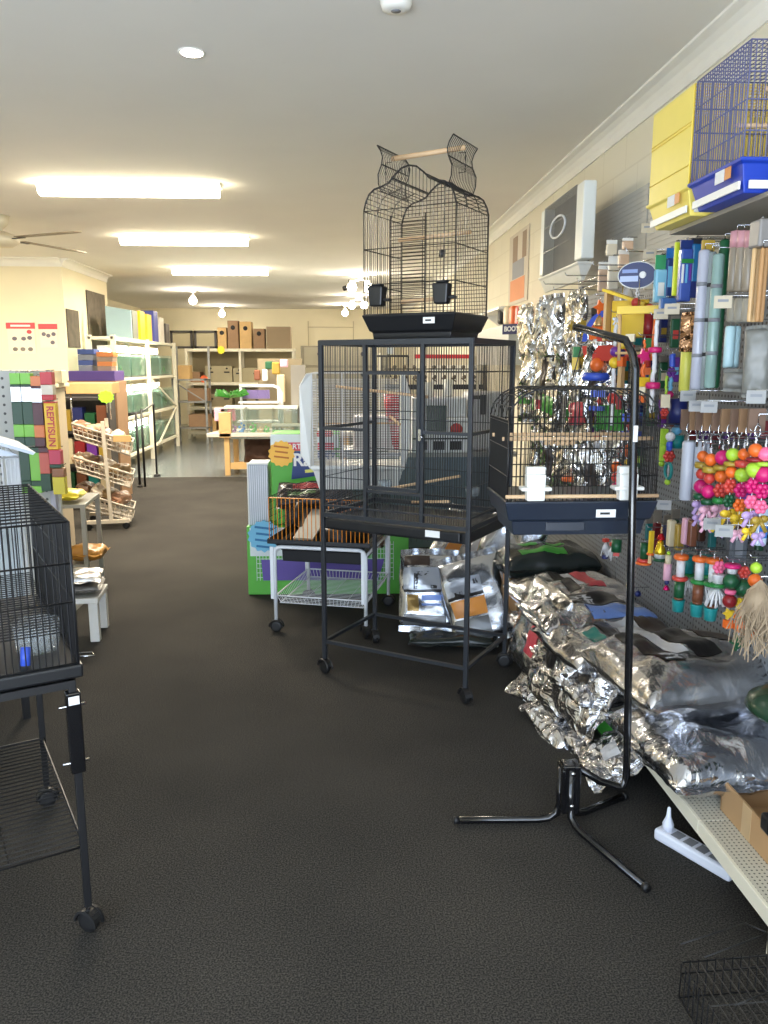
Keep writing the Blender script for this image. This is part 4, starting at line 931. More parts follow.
# yellow, green and red ones left of the pole in the lower area
toy('yellow cone toy on a green disc behind the tray of the hanging cage', 662, 524, 1.28, [('rope', 'wood', .004, .03), ('bell', 'red', .02, .03), ('bell', 'yellow', .028, .07), ('cup', 'white', .028, .02), ('disc', 'dkgreen', .034, .014)])
toy('long yellow wooden strip toy right of the hook stand pole', 652, 528, 1.26, [('block', 'yellow', .01, .11), ('disc', 'orange', .02, .01), ('block', 'wood', .01, .04)])
toy('red and orange wooden plank toy just right of the hook stand pole', 645, 540, 1.26, [('cyl', 'dkgreen', .02, .08), ('disc', 'red', .035, .016), ('disc', 'orange', .04, .012)])
toy('dark green soft toy hanging near the lower pegboard left of the pole', 617, 537, 1.28, [('cyl', 'dkgreen', .028, .07), ('block', 'red', .02, .02)])
toy('red white and blue beaded toy under the navy tray', 606, 536, 1.3, [('block', 'red', .016, .02), ('tassel', 'white', .025, .08), ('disc', 'navy', .02, .02)])
toy('white tassel toy with red beads under the navy tray', 613, 540, 1.3, [('disc', 'red', .02, .02), ('tassel', 'white', .03, .07)])
toy('small black plastic knob hanging on the lower pegboard beside the pole', 638, 588, 1.34, [('ball', 'navy', .018, 0)])
# upper toys around the hook stand arm
UX = 1.22
t = thing('fan_toy', 'large orange and red half-round toy behind the arm of the hook stand', 'bird toy', at(606, 341, X=UX), -1.0)
for r0, r1, c in ((.13, .165, 'blue'), (.07, .13, 'orange'), (.0, .07, 'red')):
    r0 *= .85; r1 *= .85
    P = [(r1*math.cos(a), 0, r1*math.sin(a)) for a in [PI*i/14 for i in range(15)]]+[(r0*math.cos(a), 0, r0*math.sin(a)) for a in [PI*(14-i)/14 for i in range(15)]] if r0 else [(r1*math.cos(a), 0, r1*math.sin(a)) for a in [PI*i/14 for i in range(15)]]
    MB().prism(P, (0, .012, 0), None).build('arc_panel', cm(c), t)
MB().box((0, -.01, .05), (.012, .012, .1)).build('dowel', cm('wood'), t)
MB().prism([(-.12, 0, -.09), (.12, 0, -.09), (.14, 0, -.02), (-.14, 0, -.02)], (0, .03, 0), None).build('red_base', cm('red'), t)
MB().tube([(0, 0, .16), (0, 0, .22)], .002, 5).build('hanger', CHROME, t)
t = thing('house_toy', 'yellow wooden ramp-roofed toy house above the hook stand arm', 'bird toy', at(622, 305, X=UX), -.7)
MB().box((.02, 0, .03), (.20, .09, .012), R=RY(.35)).build('roof_board', cm('yellow'), t)
MB().box((-.06, 0, -.05), (.012, .08, .2)).build('side_board', cm('wood'), t)
MB().box((.03, .02, -.06), (.16, .01, .16)).build('back_board', cm('yellow'), t)
MB().tube([(0, 0, .05), (0, 0, .14)], .002, 5).build('hanger', CHROME, t)
t = thing('swing_toy', 'yellow-topped wooden swing hanging beside the elbow of the hook stand', 'bird toy', at(638, 310, X=1.2), -.5)
MB().box((0, 0, 0), (.16, .03, .03)).build('top_bar', cm('yellow'), t)
for s in (-1, 1): MB().tube([(s*.07, 0, 0), (s*.065, 0, -.2)], .007, 8).build('side_dowel', cm('orange' if s > 0 else 'wood'), t)
MB().tube([(-.08, 0, -.17), (.08, 0, -.17)], .006, 8).build('perch', cm('wood'), t)
MB().box((-.02, -.02, -.11), (.035, .03, .03)).build('white_block', cm('cream'), t)
MB().tube([(0, 0, .01), (0, 0, .12)], .002, 5).build('hanger', CHROME, t)
toy('white rope toy with purple yellow and green beads behind the pole elbow', 617, 313, 1.18, [('bow', 'white', .02, 0), ('rope', 'white', .009, .09), ('ball', 'purple', .022, 0), ('ball', 'yellow', .024, 0), ('rope', 'white', .010, .10), ('flower', 'red', .026, 0), ('rope', 'white', .008, .09)])
toy('row of purple and yellow barrel beads beside the rope toy', 623, 338, 1.2, [('disc', 'yellow', .02, .03), ('ball', 'navy', .016, 0), ('block', 'orange', .016, .04), ('block', 'wood', .012, .12), ('block', 'dkred', .014, .06)])
toy('pink star toy with orange ropes and yellow block right of the pole', 645, 336, 1.18, [('rope', 'orange', .005, .03), ('star', 'magenta', .03, 0), ('rope', 'orange', .008, .05), ('block', 'yellow', .028, .035), ('block', 'cream', .02, .03), ('block', 'orange', .012, .03)])
toy('white rope toy with magenta discs right of the pole elbow', 657, 316, 1.2, [('rope', 'white', .008, .10), ('disc', 'magenta', .026, .02), ('rope', 'white', .009, .11), ('disc', 'magenta', .028, .024), ('rope', 'white', .01, .09)])
toy('red tapered wooden toy hanging between the swing and the pole', 650, 300, 1.3, [('ball', 'red', .02, 0), ('cyl', 'dkred', .02, .10), ('block', 'green', .016, .04), ('cyl', 'red', .018, .08), ('block', 'orange', .02, .03)])
toy('white teardrop and red toy above the yellow house toy', 628, 283, 1.28, [('bell', 'white', .04, .09)])
toy('red bead toy with white cord under the blue oval sign', 637, 284, 1.25, [('rope', 'white', .004, .04), ('ball', 'red', .02, 0), ('disc', 'red', .03, .02)])
toy('peach fan-shaped shell toy left of the yellow house toy', 601, 296, 1.2, [('star', 'orange', .035, 0), ('bell', 'wood', .03, .05)])
toy('blue and orange boat-shaped chew under the hook', 598, 354, 1.2, [('ball', 'orange', .035, 0), ('disc', 'blue', .07, .035)])
toy('green and yellow block toy left of the hook', 577, 333, 1.16, [('rope', 'white', .003, .05), ('block', 'green', .02, .05), ('block', 'yellow', .02, .06)])
toy('small gold star toy hanging above the hook stand arm', 583, 315, 1.2, [('star', 'olive', .024, 0), ('star', 'yellow', .02, 0)])
toy('dark olive flower toy hanging left of the arm tip', 573, 317, 1.2, [('star', 'olive', .03, 0)])
toy('blue card toy with red star seen through the hanging cage', 600, 387, 1.2, [('block', 'blue', .04, .03), ('star', 'red', .02, 0), ('block', 'blue', .04, .02), ('rope', 'white', .004, .05), ('flower', 'green', .024, 0), ('flower', 'red', .02, 0), ('ball', 'white', .02, 0)])
toy('blue card toy with yellow flower seen through the right of the hanging cage', 632, 410, 1.2, [('block', 'blue', .04, .03), ('flower', 'red', .02, 0), ('block', 'blue', .035, .02), ('rope', 'white', .004, .03), ('ball', 'orange', .03, 0), ('ball', 'yellow', .024, 0), ('ball', 'magenta', .02, 0)])
toy('orange and red ball toy low behind the hanging cage', 617, 458, 1.2, [('flower', 'orange', .03, 0), ('ball', 'red', .026, 0), ('ball', 'magenta', .02, 0), ('tassel', 'white', .02, .04)])
toy('green magenta and white chain toy behind the hanging cage', 596, 440, 1.24, [('flower', 'green', .02, 0), ('flower', 'magenta', .022, 0), ('rope', 'white', .004, .04), ('ball', 'teal', .018, 0), ('ball', 'white', .02, 0)])
toy('orange leather sandal-shaped chew low behind the hanging cage', 570, 474, 1.2, [('disc', 'orange', .055, .03)])
toy('bright pink flower chew on the right side of the flight cage', 494, 455, 1.1, [('flower', 'magenta', .035, 0)])
# cluster right of the hanging cage
toy('lime dangling strip toy right of the hanging cage', 667, 372, 1.26, [('rope', 'lime', .005, .07), ('block', 'cream', .02, .05), ('flower', 'red', .018, 0)])
toy('lime and blue chain with ring toys right of the hanging cage', 664, 425, 1.24, [('block', 'lime', .014, .06), ('block', 'lime', .018, .06), ('ball', 'lime', .012, 0)])
toy('teal ring toy with red and blue beads right of the hanging cage', 671, 428, 1.24, [('ball', 'white', .018, 0), ('rope', 'blue', .012, .03), ('flower', 'red', .024, 0), ('ring', 'teal', .03, .006), ('ball', 'lime', .012, 0)])
toy('blue hanging toy with purple beads below the row of price tags', 673, 350, 1.3, [('rope', 'blue', .012, .05), ('flower', 'purple', .02, 0), ('rope', 'sky', .008, .05), ('ball', 'magenta', .014, 0)])
toy('dark blue netted toy hanging at the left of the yellow tubes', 679, 395, 1.32, [('cyl', 'navy', .035, .1), ('ball', 'sky', .02, 0), ('cyl', 'teal', .03, .05)])

# packets and tubes
def pack(name, label, px0, py0, px1, py1, X, m, cat='packet', th=.03, hdr=None, hh=.2, win=None, group=None, bands=(), taper=1.):
    a = at(px0, py0, X=X); b_ = at(px1, py1, X=X)
    w_ = abs(a.x*0+(px1-px0)/FPX*a.y); h_ = abs(a.z-at((px0+px1)/2, py1, Y=a.y).z)
    cx = at((px0+px1)/2, py0, Y=a.y)
    t = thing(name, label, cat, (cx.x, cx.y, cx.z-h_), 0, group)
    bod = h_*(1-hh) if hdr else h_
    b = MB().box((0, 0, bod/2), (w_, th, bod), taper=taper); b.build('pack', m, t, min(.006, th*.3, w_*.2))
    if hdr: MB().box((0, 0, bod+(h_-bod)/2), (w_*1.04, .006, h_-bod)).build('header_card', hdr, t)
    for z0, z1, u0, u1, bm in bands:
        MB().box((w_*(u0+u1)/2-w_/2, -th/2-.0015, bod*(z0+z1)/2), (w_*(u1-u0), .003, bod*(z1-z0))).build('printed_band', bm, t)
    MB().tube([(PX-cx.x-.01, .0, h_+.004), (-.005, .0, h_+.004), (-.005, -.02, h_+.004)], .0022, 5).tube([(0, 0, h_-.012), (0, 0, h_+.004)], .0018, 4).build('hook', CHROME, t)
    return t
def tubepack(label, px, py0, py1, X, r, m, cap=None, cat='packet', name='tube_pack', mid=None, group=None):
    p = at(px, py0, X=X); h_ = p.z-at(px, py1, Y=p.y).z
    t = thing(name, label, cat, (p.x, p.y, p.z-h_), 0, group)
    MB().lathe([(r*.8, 0), (r, .006), (r, h_-.006), (r*.8, h_)], n=16).build('tube', m, t)
    if cap: MB().lathe([(r*1.05, h_*.74), (r*1.05, h_+.002), (r*.5, h_+.004)], n=16).build('cap', cap, t)
    if mid:
        for z in (.25, .5, .75): MB().lathe([(r*1.03, h_*z), (r*1.03, h_*z+.012)], n=16).build('band', mid, t)
    MB().tube([(PX-p.x-.01, 0, h_+.02), (0, 0, h_+.02), (0, 0, h_)], .002, 5).build('hook', CHROME, t)
    return t
clearg = mat('clear greenish tube', C(150, 180, 172), .15, alpha=.75); clearw = mat('clear lilac tube', C(190, 192, 206), .15, alpha=.85)
tubepack('long clear lilac perch tube, leftmost of the tall tubes on the right wall', 705, 250, 392, 1.2, .019, clearw, mid=GREYP)
tubepack('long clear grey perch tube, second of the tall tubes on the right wall', 712, 252, 390, 1.22, .016, mat('clear grey tube', C(150, 160, 160), .2, alpha=.8), mid=INK)
tubepack('long green-tinted perch tube, third of the tall tubes on the right wall', 719, 254, 388, 1.2, .018, clearg, mid=GREYP)
tubepack('tall dark green card tube behind the clear tubes', 725, 240, 388, 1.26, .016, cm('dkgreen'))
pack('packet', 'olive header card of the tall tube pack, top left of the tubes', 702, 240, 715, 253, 1.19, cm('olive'), th=.01)
for i, x in enumerate((737, 744, 752)):
    tubepack('pink-capped clear stick pack at the upper right, %s of three' % ('left', 'middle', 'right')[i], x, 232, 292, 1.2-.01*i, .017, mat('clear grey brown sleeve', C(150, 138, 120), .25, alpha=.9), cap=plastic('dusty pink', 206, 150, 156), group='pink capped stick packs')
    tubepack('grey-white wrapped stick pack below the pink-capped row, %s of three' % ('left', 'middle', 'right')[i], x-2, 298, 322, 1.2-.01*i, .02, plastic('grey wrap', 152, 146, 132), group='grey wrapped stick packs')
for i, x in enumerate((731, 736)):
    tubepack('pale blue tube below the grey wrapped packs, %s of two' % ('left', 'right')[i], x, 326, 368, 1.2+.02*i, .016, plastic('pale blue tube', 176, 208, 214), group=None)
t_lab = ('first', 'second', 'third', 'fourth')
for i, x in enumerate((755, 759, 763, 767)):
    tubepack('thin wooden dowel perch hanging at the right edge, %s from the left' % t_lab[i], x, 248, 322, 1.16+.02*(i % 2), .0065, cm('wood') if i < 2 else mat('tan dowel', C(176, 132, 84), .6), name='dowel_perch', cat='perch')
pack('packet', 'grey plastic top bag over the wooden dowels at the right edge', 755, 220, 768, 248, 1.15, plastic('grey film', 132, 128, 124), th=.06)
t = bag('cloth_bag', 'grey cloth-like bag hanging above the price rail at the right edge', 'bag', at(757, 362, X=1.2), .07, .19, .04, rot=(PI/2, 0, -.5), seed=71, m=mat('grey frosted film', C(120, 120, 114), .35, var=.1), crink=.012, nx=18, ny=22, seam=.01)
t = bag('cloth_bag', 'folded grey film bag above the price rail, right of the pale blue tubes', 'bag', at(745, 380, X=1.22), .12, .05, .04, rot=(PI/2, 0, -.5), seed=72, m=MATS['grey frosted film'], crink=.012, nx=18, ny=22, seam=.01)
for i, (x, w_) in enumerate(((688, 6), (699, 5))):
    tubepack('yellow tube treat, %s of the pair left of the tall clear tubes' % ('left', 'right')[i], x, 344, 392, 1.27, .023 if i == 0 else .019, plastic('lemon', 222, 220, 100), cap=None)
    bag('treat_packet', 'crumpled gold-brown foil top above the %s yellow tube' % ('left', 'right')[i], 'packet', at(x+1, 332, X=1.25), .06, .12, .03, rot=(PI/2, 0, -.8), seed=80+i, m=foil_mat('brown foil %d' % i, C(170, 130, 96), .25, 14, 50, .9), crink=.01, nx=14, ny=16, seam=.01)
BLUEP = plastic('bright blue card', 36, 110, 190)
pack('packet', 'blue and white blister pack at the left of the upper packet row', 656, 255, 668, 303, 1.22, mat('pale blue blister', C(130, 190, 215), .12), hdr=plastic('green card', 60, 150, 100), hh=.3, bands=((.2, .6, .2, .7, WPL),))
pack('packet', 'teal and navy blister pack second in the upper packet row', 667, 248, 677, 300, 1.26, plastic('dark blue', 32, 60, 120), hdr=BLUEP, bands=((.3, .8, .1, .5, cm('sky')),))
pack('packet', 'narrow yellow-green card standing out of the upper packet row', 675, 242, 680, 296, 1.2, plastic('yellow green', 205, 215, 50), th=.012)
pack('packet', 'blue and purple toothbrush-style blister pack with green band', 681, 240, 693, 302, 1.2, mat('blue violet blister', C(60, 84, 160), .15), hdr=plastic('navy card', 30, 50, 110), hh=.14, bands=((.72, .8, 0, 1, cm('green')), (.35, .7, .08, .24, WPL), (.35, .7, .4, .55, cm('sky')), (.4, .7, .7, .85, cm('purple'))))
pack('packet', 'deep blue blister pack left of the tall clear tubes', 692, 238, 702, 298, 1.24, mat('teal blue blister', C(40, 110, 160), .15), hdr=plastic('dark header', 40, 44, 54), hh=.1, bands=((.0, .3, 0, 1, cm('navy')),))
pack('packet', 'blue bag with silver window under the upper packet row', 660, 298, 676, 312, 1.2, plastic('mid blue', 70, 110, 170))
# price tags on hooks
def ptag(px, py, X, lab, w_=.05, h_=.036, m=LABELG):
    p = at(px, py, X=X); t = thing('price_tag', lab, 'price tag', p, -.25, 'card price tags on the wall hooks')
    MB().box((0, 0, 0), (w_, .003, h_)).build('card', m, t, .0008); MB().box((0, -.002, .004), (w_*.6, .0008, h_*.2)).build('print', GREYP, t)
    MB().tube([(PX-p.x-.005, .03, h_/2), (.0, .004, h_/2)], .002, 5).build('hook', CHROME, t)
WARMT = mat('ivory tag', C(184, 172, 148), .6)
for i, (x, y, X, l, m) in enumerate(((661, 314, 1.14, 'ivory price tag, left of the pair under the upper packets', WARMT), (672, 309, 1.14, 'ivory price tag, right of the pair under the upper packets', WARMT),
      (723, 302, 1.12, 'ivory price tag in front of the tall green tubes', WARMT), (688, 396, 1.16, 'grey price tag just below the yellow tubes', LABELG), (697, 406, 1.15, 'grey price tag above the chrome clips, left one', LABELG), (709, 407, 1.15, 'grey price tag above the chrome clips, right one', LABELG),
      (756, 397, 1.13, 'grey price tag below the folded film bag', LABELG), (664, 505, 1.16, 'grey price tag right of the navy tray', LABELG), (712, 524, 1.12, 'grey price tag below the bright toy cluster, left one', LABELG), (724, 531, 1.11, 'grey price tag below the bright toy cluster, right one', LABELG),
      (648, 228, 1.2, 'pale tag under the yellow cage', WARMT), (650, 254, 1.24, 'small pale tag on the long chrome hooks', WARMT))):
    ptag(x, y, X, l, m=m)
# chrome swivel clips above the bright cluster
for i, x in enumerate((690, 699, 705, 713, 722, 731, 741, 750, 759)):
    p = at(x, 414, X=1.2)
    t = thing('hook_clip', 'clear bag of chrome toy clips above the bright toy cluster, %s from the left' % ('first', 'second', 'third', 'fourth', 'fifth', 'sixth', 'seventh', 'eighth', 'ninth')[i], 'clip', p, 0, 'bags of chrome clips above the bright cluster')
    MB().tube([(.008*math.cos(a), 0, -.05+.018*math.sin(a)) for a in [2*PI*j/14 for j in range(14)]], .0025, 6, True).tube([(0, 0, -.07), (0, 0, -.11)], .004, 6).build('clip', CHROME, t)
    MB().box((0, .012, -.02), (.05, .01, .07)).build('header_card', plastic('tan card', 140, 110, 82) if i % 2 else plastic('grey brown card', 120, 96, 80), t)
    MB().tube([(.21, 0, 0), (0, 0, 0), (0, 0, -.032)], .002, 5).build('hook', CHROME, t)
# long white tubes left of the cluster
for i, (x, y0, y1) in enumerate(((689, 441, 500), (701, 440, 490), (708, 440, 480))):
    tubepack('translucent white tube hanging left of the bright toy cluster, %s' % ('longest', 'middle one', 'shortest')[i], x, y0, y1, 1.2+.03*i, .021-.003*i, plastic('milky tube', 196, 200, 210))
for i, (x, y, c) in enumerate(((672, 520, 'cream'), (680, 524, 'olive'), (687, 518, 'palepink'), (693, 520, 'brown'))):
    pack('packet', '%s packet below the white tubes, %s from the left' % ({'palepink': 'pale pink'}.get(c, c), t_lab[i]), x-4, y, x+4, y+26, 1.28, cm(c), group=None)
pack('packet', 'dark grey blister tool pack right of the lower price tags', 728, 530, 748, 562, 1.3, plastic('slate', 88, 92, 98), bands=((.2, .7, .3, .7, GREYP),))
pack('packet', 'white and blue printed pack at the right edge below the bright cluster', 756, 505, 768, 545, 1.26, plastic('pale blue card', 190, 205, 220), bands=((.2, .5, .1, .9, BLUEP), (.6, .75, .1, .6, INK)))
# blue oval sign with white lettering
p = at(637, 275, X=1.2)
t = thing('oval_sign', 'dark blue oval aisle sign with white lettering above the toys', 'sign', p, -.45)
P = [(.072*math.cos(a), 0, .05*math.sin(a)) for a in [2*PI*i/32 for i in range(32)]]
MB().prism(P, (0, .006, 0), None).build('oval_board', plastic('sign blue', 22, 34, 88), t)
MB().prism([(x*1.06, .007, z*1.08) for x, _, z in P], (0, .003, 0), None).build('white_rim', WPL, t)
MB().box((-.028, -.001, .016), (.06, .002, .014)).build('lettering', plastic('dim lettering', 130, 150, 200), t); MB().box((-.03, -.001, -.014), (.07, .002, .022)).build('lettering', plastic('pale lettering', 176, 190, 226), t); MB().ball((.022, -.001, 0), .014, 8, sc=(1, .1, 1)).build('white_mark', LABEL, t)
MB().tube([(.03, .01, .0), (.2, .05, .0)], .002, 5).build('hook', CHROME, t)
# far right wall: shelf, sign, posters
t = thing('wall_shelf', 'small white shelf on the far right wall under a poster', 'shelf', (1.65, 7.75, 2.0))
MB().box((-.12, 0, 0), (.24, 1.0, .025)).build('board', WPL, t, .003)
for s in (-.4, .4): MB().prism([(0, s, -.012), (-.2, s, -.012), (0, s, -.16)], (0, .02, 0), None).build('bracket', WPL, t)
t = thing('wall_cabinet', 'pale grey wall unit with dark openings below the small white shelf', 'cabinet', (1.65, 7.15, 1.5))
MB().box((-.16, .0, .16), (.32, 1.5, .32)).build('body', plastic('pale grey', 206, 206, 200), t, .005)
for i, c in enumerate(('brown', 'cream', 'orange', 'red')):
    p = at(504+i*6, 312, X=1.5); tag(MB().box((p.x, p.y, p.z-.03), (.1, .12, .16)).build('jar', cm(c) if i else INK, None, .02), '%s jar on the far right wall unit behind the blue sign' % (c if i else 'dark'), 'jar')
p = at(513, 329, X=1.28)
t = thing('aisle_sign', 'small dark blue rectangular sign with white capitals right of the flight cage top', 'sign', p, -.9)
MB().box((0, 0, 0), (.2, .006, .075)).build('board', plastic('sign blue', 22, 34, 88), t, .002)
text('sign_text', 'BOOTS', .05, LABEL, t, (0, -.004, 0))
def flat_on_wall(name, label, cat, Y0, Y1, Z0, Z1, m, bands=(), frame=None):
    t = thing(name, label, cat, (1.648, (Y0+Y1)/2, Z0))
    MB().box((-.004, 0, (Z1-Z0)/2), (.006, Y1-Y0, Z1-Z0)).build('sheet', m, t)
    for (a, b_, c, d, bm) in bands: MB().box((-.008, (a+b_)/2*(Y1-Y0)-(Y1-Y0)/2, (c+d)/2*(Z1-Z0)), (.002, (b_-a)*(Y1-Y0), (d-c)*(Z1-Z0))).build('print', bm, t)
flat_on_wall('poster', 'tall faded poster with grey and orange bird on the far right wall', 'poster', 7.15, 7.95, 2.06, 2.70, plastic('faded poster', 206, 196, 180, .7),
             ((.15, .9, .05, .35, plastic('soft orange', 224, 150, 104, .7)), (.2, .8, .36, .6, plastic('soft grey blue', 150, 152, 160, .7)), (.1, .3, .6, .95, plastic('soft brown', 150, 128, 108, .7)), (.55, .8, .6, .95, plastic('soft brown', 150, 128, 108, .7))))

# ================================================================ behind the flight cage: green cartons, counter, desk
GRC = plastic('carton green', 88, 176, 62, .5); PUR = plastic('carton purple', 96, 78, 160, .5); CBL = plastic('carton blue', 36, 60, 120, .5)
t = thing('hutch_carton', 'long green carton picturing a purple-based hutch, lying on the carpet behind the white stand', 'box', (-.62, 5.16, 0), -.03)
MB().box((.53, .18, .232), (1.06, .36, .46)).build('carton', GRC, t, .003)
MB().box((.17, -.002, .36), (.30, .004, .19)).build('pale_panel', plastic('pale picture', 216, 226, 226, .5), t)
b = MB().bars((.06, -.004, .10), (.9, 0, 0), (0, 0, .26), 44, .002).bars((.06, -.004, .12), (0, 0, .22), (.9, 0, 0), 8, .002); b.build('pictured_bars', plastic('pale picture', 216, 226, 226, .5), t)
MB().prism([(.1, -.006, .1), (.86, -.006, .1), (.9, -.006, .24), (.09, -.006, .24)], (0, .004, 0), None).build('pictured_base', PUR, t)
MB().lathe([(.0001, 0), (.045, 0)], (.87, -.005, .36), 20, R=RX(PI/2)).lathe([(.0001, .001), (.032, .001)], (.87, -.005, .36), 20, m=1, R=RX(PI/2)).build('round_badge', [plastic('cream badge', 226, 210, 170), plastic('brown badge', 150, 110, 80)], t)
def burst(parent, c, r, m, lines, tm):
    P = [((r if i % 2 else r*.88)*math.cos(PI*i/14), 0, (r if i % 2 else r*.88)*math.sin(PI*i/14)) for i in range(28)]
    o = MB().prism(P, (0, .003, 0), None).build('starburst_sticker', m, parent, loc=c)
    for i, s in enumerate(lines): MB().box((0, -.001, r*(.5-.38*i)), (r*(1.1-.15*(i % 2)), .002, r*.13), R=RY(.12)).build('handwriting', tm, o)
burst(t, (.115, -.012, .40), .11, plastic('sky sticker', 116, 186, 220, .6), ('2 in stock', 'ready to', 'take', 'away'), plastic('deep teal ink', 40, 110, 160, .6))
t = thing('rabbit_carton', 'upright green carton with yellow starburst sticker and large white letters behind the orange cage', 'box', (-.455, 5.22, .4635), -.03)
MB().box((.22, .14, .30), (.44, .28, .595)).build('carton', GRC, t, .003)
MB().box((.22, -.002, .55), (.44, .003, .09)).build('pale_top', plastic('pale picture', 216, 226, 226, .5), t)
MB().box((.25, -.004, .515), (.32, .004, .055)).build('red_banner', plastic('banner red', 206, 70, 84, .5), t)
text('banner_text', 'STARTER', .046, LABEL, t, (.155, -.0065, .515))
MB().prism([(.13, -.003, .30), (.42, -.003, .34), (.42, -.003, .485), (.15, -.003, .485)], (0, .002, 0), None).build('blue_panel', CBL, t)
text('carton_text', 'Rabbit', .115, LABEL, t, (.29, -.0045, .425)); MB().box((.30, -.004, .36), (.16, .002, .02), R=RY(-.09)).build('yellow_line', plastic('lemon', 222, 220, 100), t)
MB().lathe([(.0001, 0), (.045, 0)], (.10, -.003, .20), 20, R=RX(PI/2)).lathe([(.0001, .001), (.036, .001)], (.10, -.003, .20), 20, m=1, R=RX(PI/2)).build('round_badge', [plastic('cream badge', 226, 210, 170), plastic('tan badge', 190, 150, 110)], t)
burst(t, (.07, -.011, .47), .088, plastic('amber sticker', 244, 190, 80, .6), ('indoor', 'kit with', 'hutch'), plastic('orange ink', 190, 110, 40, .6))
t = thing('ribbed_panel', 'white-framed ribbed panel standing beside the upright green carton', 'panel', (-.60, 5.20, .4635), -.03)
MB().box((.06, .1, .205), (.13, .2, .41)).build('body', plastic('grey rib', 176, 182, 190), t, .003)
b = MB()
for i in range(9): b.box((.008+i*.0135, -.004, .2), (.005, .01, .39))
b.build('ribs', plastic('pale rib', 222, 226, 232), t)
MB().box((.06, -.005, .408), (.14, .012, .012)).box((-.005, -.005, .205), (.008, .012, .41)).build('frame', WPL, t)
bag('packet_pile', 'dark red and black patterned packet pile between the orange cage and the green carton', 'packet', (-.16, 4.92, .70), .46, .2, .1, rot=(.5, 0, 0), seed=91, m=plastic('black film', 30, 26, 30), crink=.02, panels=((-.6, .7, .1, .6, plastic('dull red', 170, 60, 66), 'red_print'), (-.7, .0, -.5, -.1, plastic('dull green', 70, 110, 60), 'green_print')))
tag(MB().box((-.1, 5.0, .555), (.5, .26, .17)).build('cardboard_box', plastic('dark carton', 50, 44, 44, .6)), 'dark box on the long green carton beneath the dark red packets', 'box')

# low white-topped table with terrariums
t = thing('low_table', 'low table with white top and pine legs holding small terrariums, right of the blue-grey floor', 'table', (-1.82, 11.0, 0), 0)
MB().prism([(0, 0, .535), (2.0, 0, .535), (2.0, .8, .535), (.14, .8, .535)], (0, 0, .05), None).build('table_top', plastic('grey white top', 212, 206, 196), t, .004)
for x, y in ((.26, .08), (1.9, .08), (.3, .7), (1.9, .7)): MB().sqbar((x, y, 0), (x, y, .535), .07).build('leg', PINE, t, .003)
MB().box((1.08, .4, .10), (1.6, .6, .03)).build('lower_shelf', PINE, t); MB().box((1.08, .08, .13), (1.6, .02, .09)).build('lower_rail', PINE, t)
bag('dark_sack', 'dark brown sack on the lower shelf of the low pine-legged table', 'bag', (-1.15, 11.35, .325), .4, .36, .2, rot=(1.3, 0, 0), seed=95, m=mat('dark brown sacking', C(70, 48, 36), .8), crink=.03)
def aquarium(label, loc, w_, d_, h_, fill, lid, decor, rz=0., group=None):
    t = thing('terrarium', label, 'tank', loc, rz, group)
    b = MB(); 
    for c, s in (((0, -d_/2, h_/2), (w_, .006, h_)), ((0, d_/2, h_/2), (w_, .006, h_)), ((-w_/2, 0, h_/2), (.006, d_, h_)), ((w_/2, 0, h_/2), (.006, d_, h_))): b.box(c, s)
    b.build('glass_walls', GLASS, t)
    MB().box((0, 0, .02), (w_-.014, d_-.014, .04)).build('base', fill, t)
    MB().box((0, 0, h_+.01), (w_+.01, d_+.01, .03)).build('lid', lid, t)
    for x, c, hh_ in decor:
        q_ = MB()
        for i in range(7): q_.ball((x+.035*math.cos(i*2.4), .03*math.sin(i*2.4), .05+hh_*i/8), .035-.003*i, 6)
        q_.build('decoration', c, t)
    return t
pg, pm, pb_ = plastic('leaf green', 70, 160, 60), plastic('violet', 150, 60, 150), plastic('tan', 190, 160, 120)
aquarium('small terrarium with violet decoration and white lid on the low table, leftmost', at(238, 438, Y=11.2)*1+Vector((0, 0, .0)), .30, .3, .42, WPL, WPL, ((-.06, pm, .16), (.06, BLUEP, .2)))
aquarium('small terrarium with green plant and white lid on the low table, second from left', at(261, 438, Y=11.2), .36, .3, .42, WPL, WPL, ((-.1, pg, .2), (.08, pg, .14), (.0, pb_, .12)))
aquarium('small terrarium with dark sand and white lid on the low table, rightmost', at(286, 438, Y=11.25), .34, .3, .42, GRAVEL, WPL, ((-.08, BROWNW, .14), (.08, BROWNW, .2)))
aquarium('low green-tinted tank in front of the dark-sanded terrarium on the low table', Vector((at(288, 440, Y=11.0).x, 11.02, .5855)), .42, .14, .10, plastic('leaf green', 70, 160, 60), mat('grey green rim', C(150, 160, 150), .4), ())
t = thing('display_hood', 'white arched display hood with purple and orange card above the terrariums', 'display stand', at(259, 400, Y=11.5))
for x in (-.25, .28): MB().tube([(x, 0, -.45), (x, 0, .18)], .018, 8).build('post', WHITEM, t)
MB().tube([(-.27, 0, .20), (.2, 0, .20), (.28, 0, .17), (.32, 0, .1), (.32, 0, -.35)], .022, 8).build('arched_frame', WHITEM, t)
MB().box((0, 0, -.03), (.56, .25, .02)).box((.0, .0, -.30), (.6, .3, .02)).build('tray', WHITEM, t)
MB().box((-.05, .02, .08), (.40, .02, .12)).prism([(-.08, .0, .02), (.0, .0, .02), (-.04, .0, .13)], (0, .01, 0), 1).prism([(.02, .0, .02), (.14, .0, .02), (.08, .0, .14)], (0, .01, 0), 1).build('printed_card', [plastic('violet card', 112, 96, 150), plastic('salmon', 226, 120, 90)], t)
for i, (x, c) in enumerate(((228, 'pink'), (222, 'palepink'))):
    p = at(x, 410, Y=11.4); tag(MB().box((p.x, p.y, p.z-.06), (.2, .15, .18)).build('gift_pack', cm(c), None, .01), '%s decorated pack left of the white display hood, %s' % (('bright pink', 'pale pink')[i], ('nearer', 'farther left')[i]), 'packet')
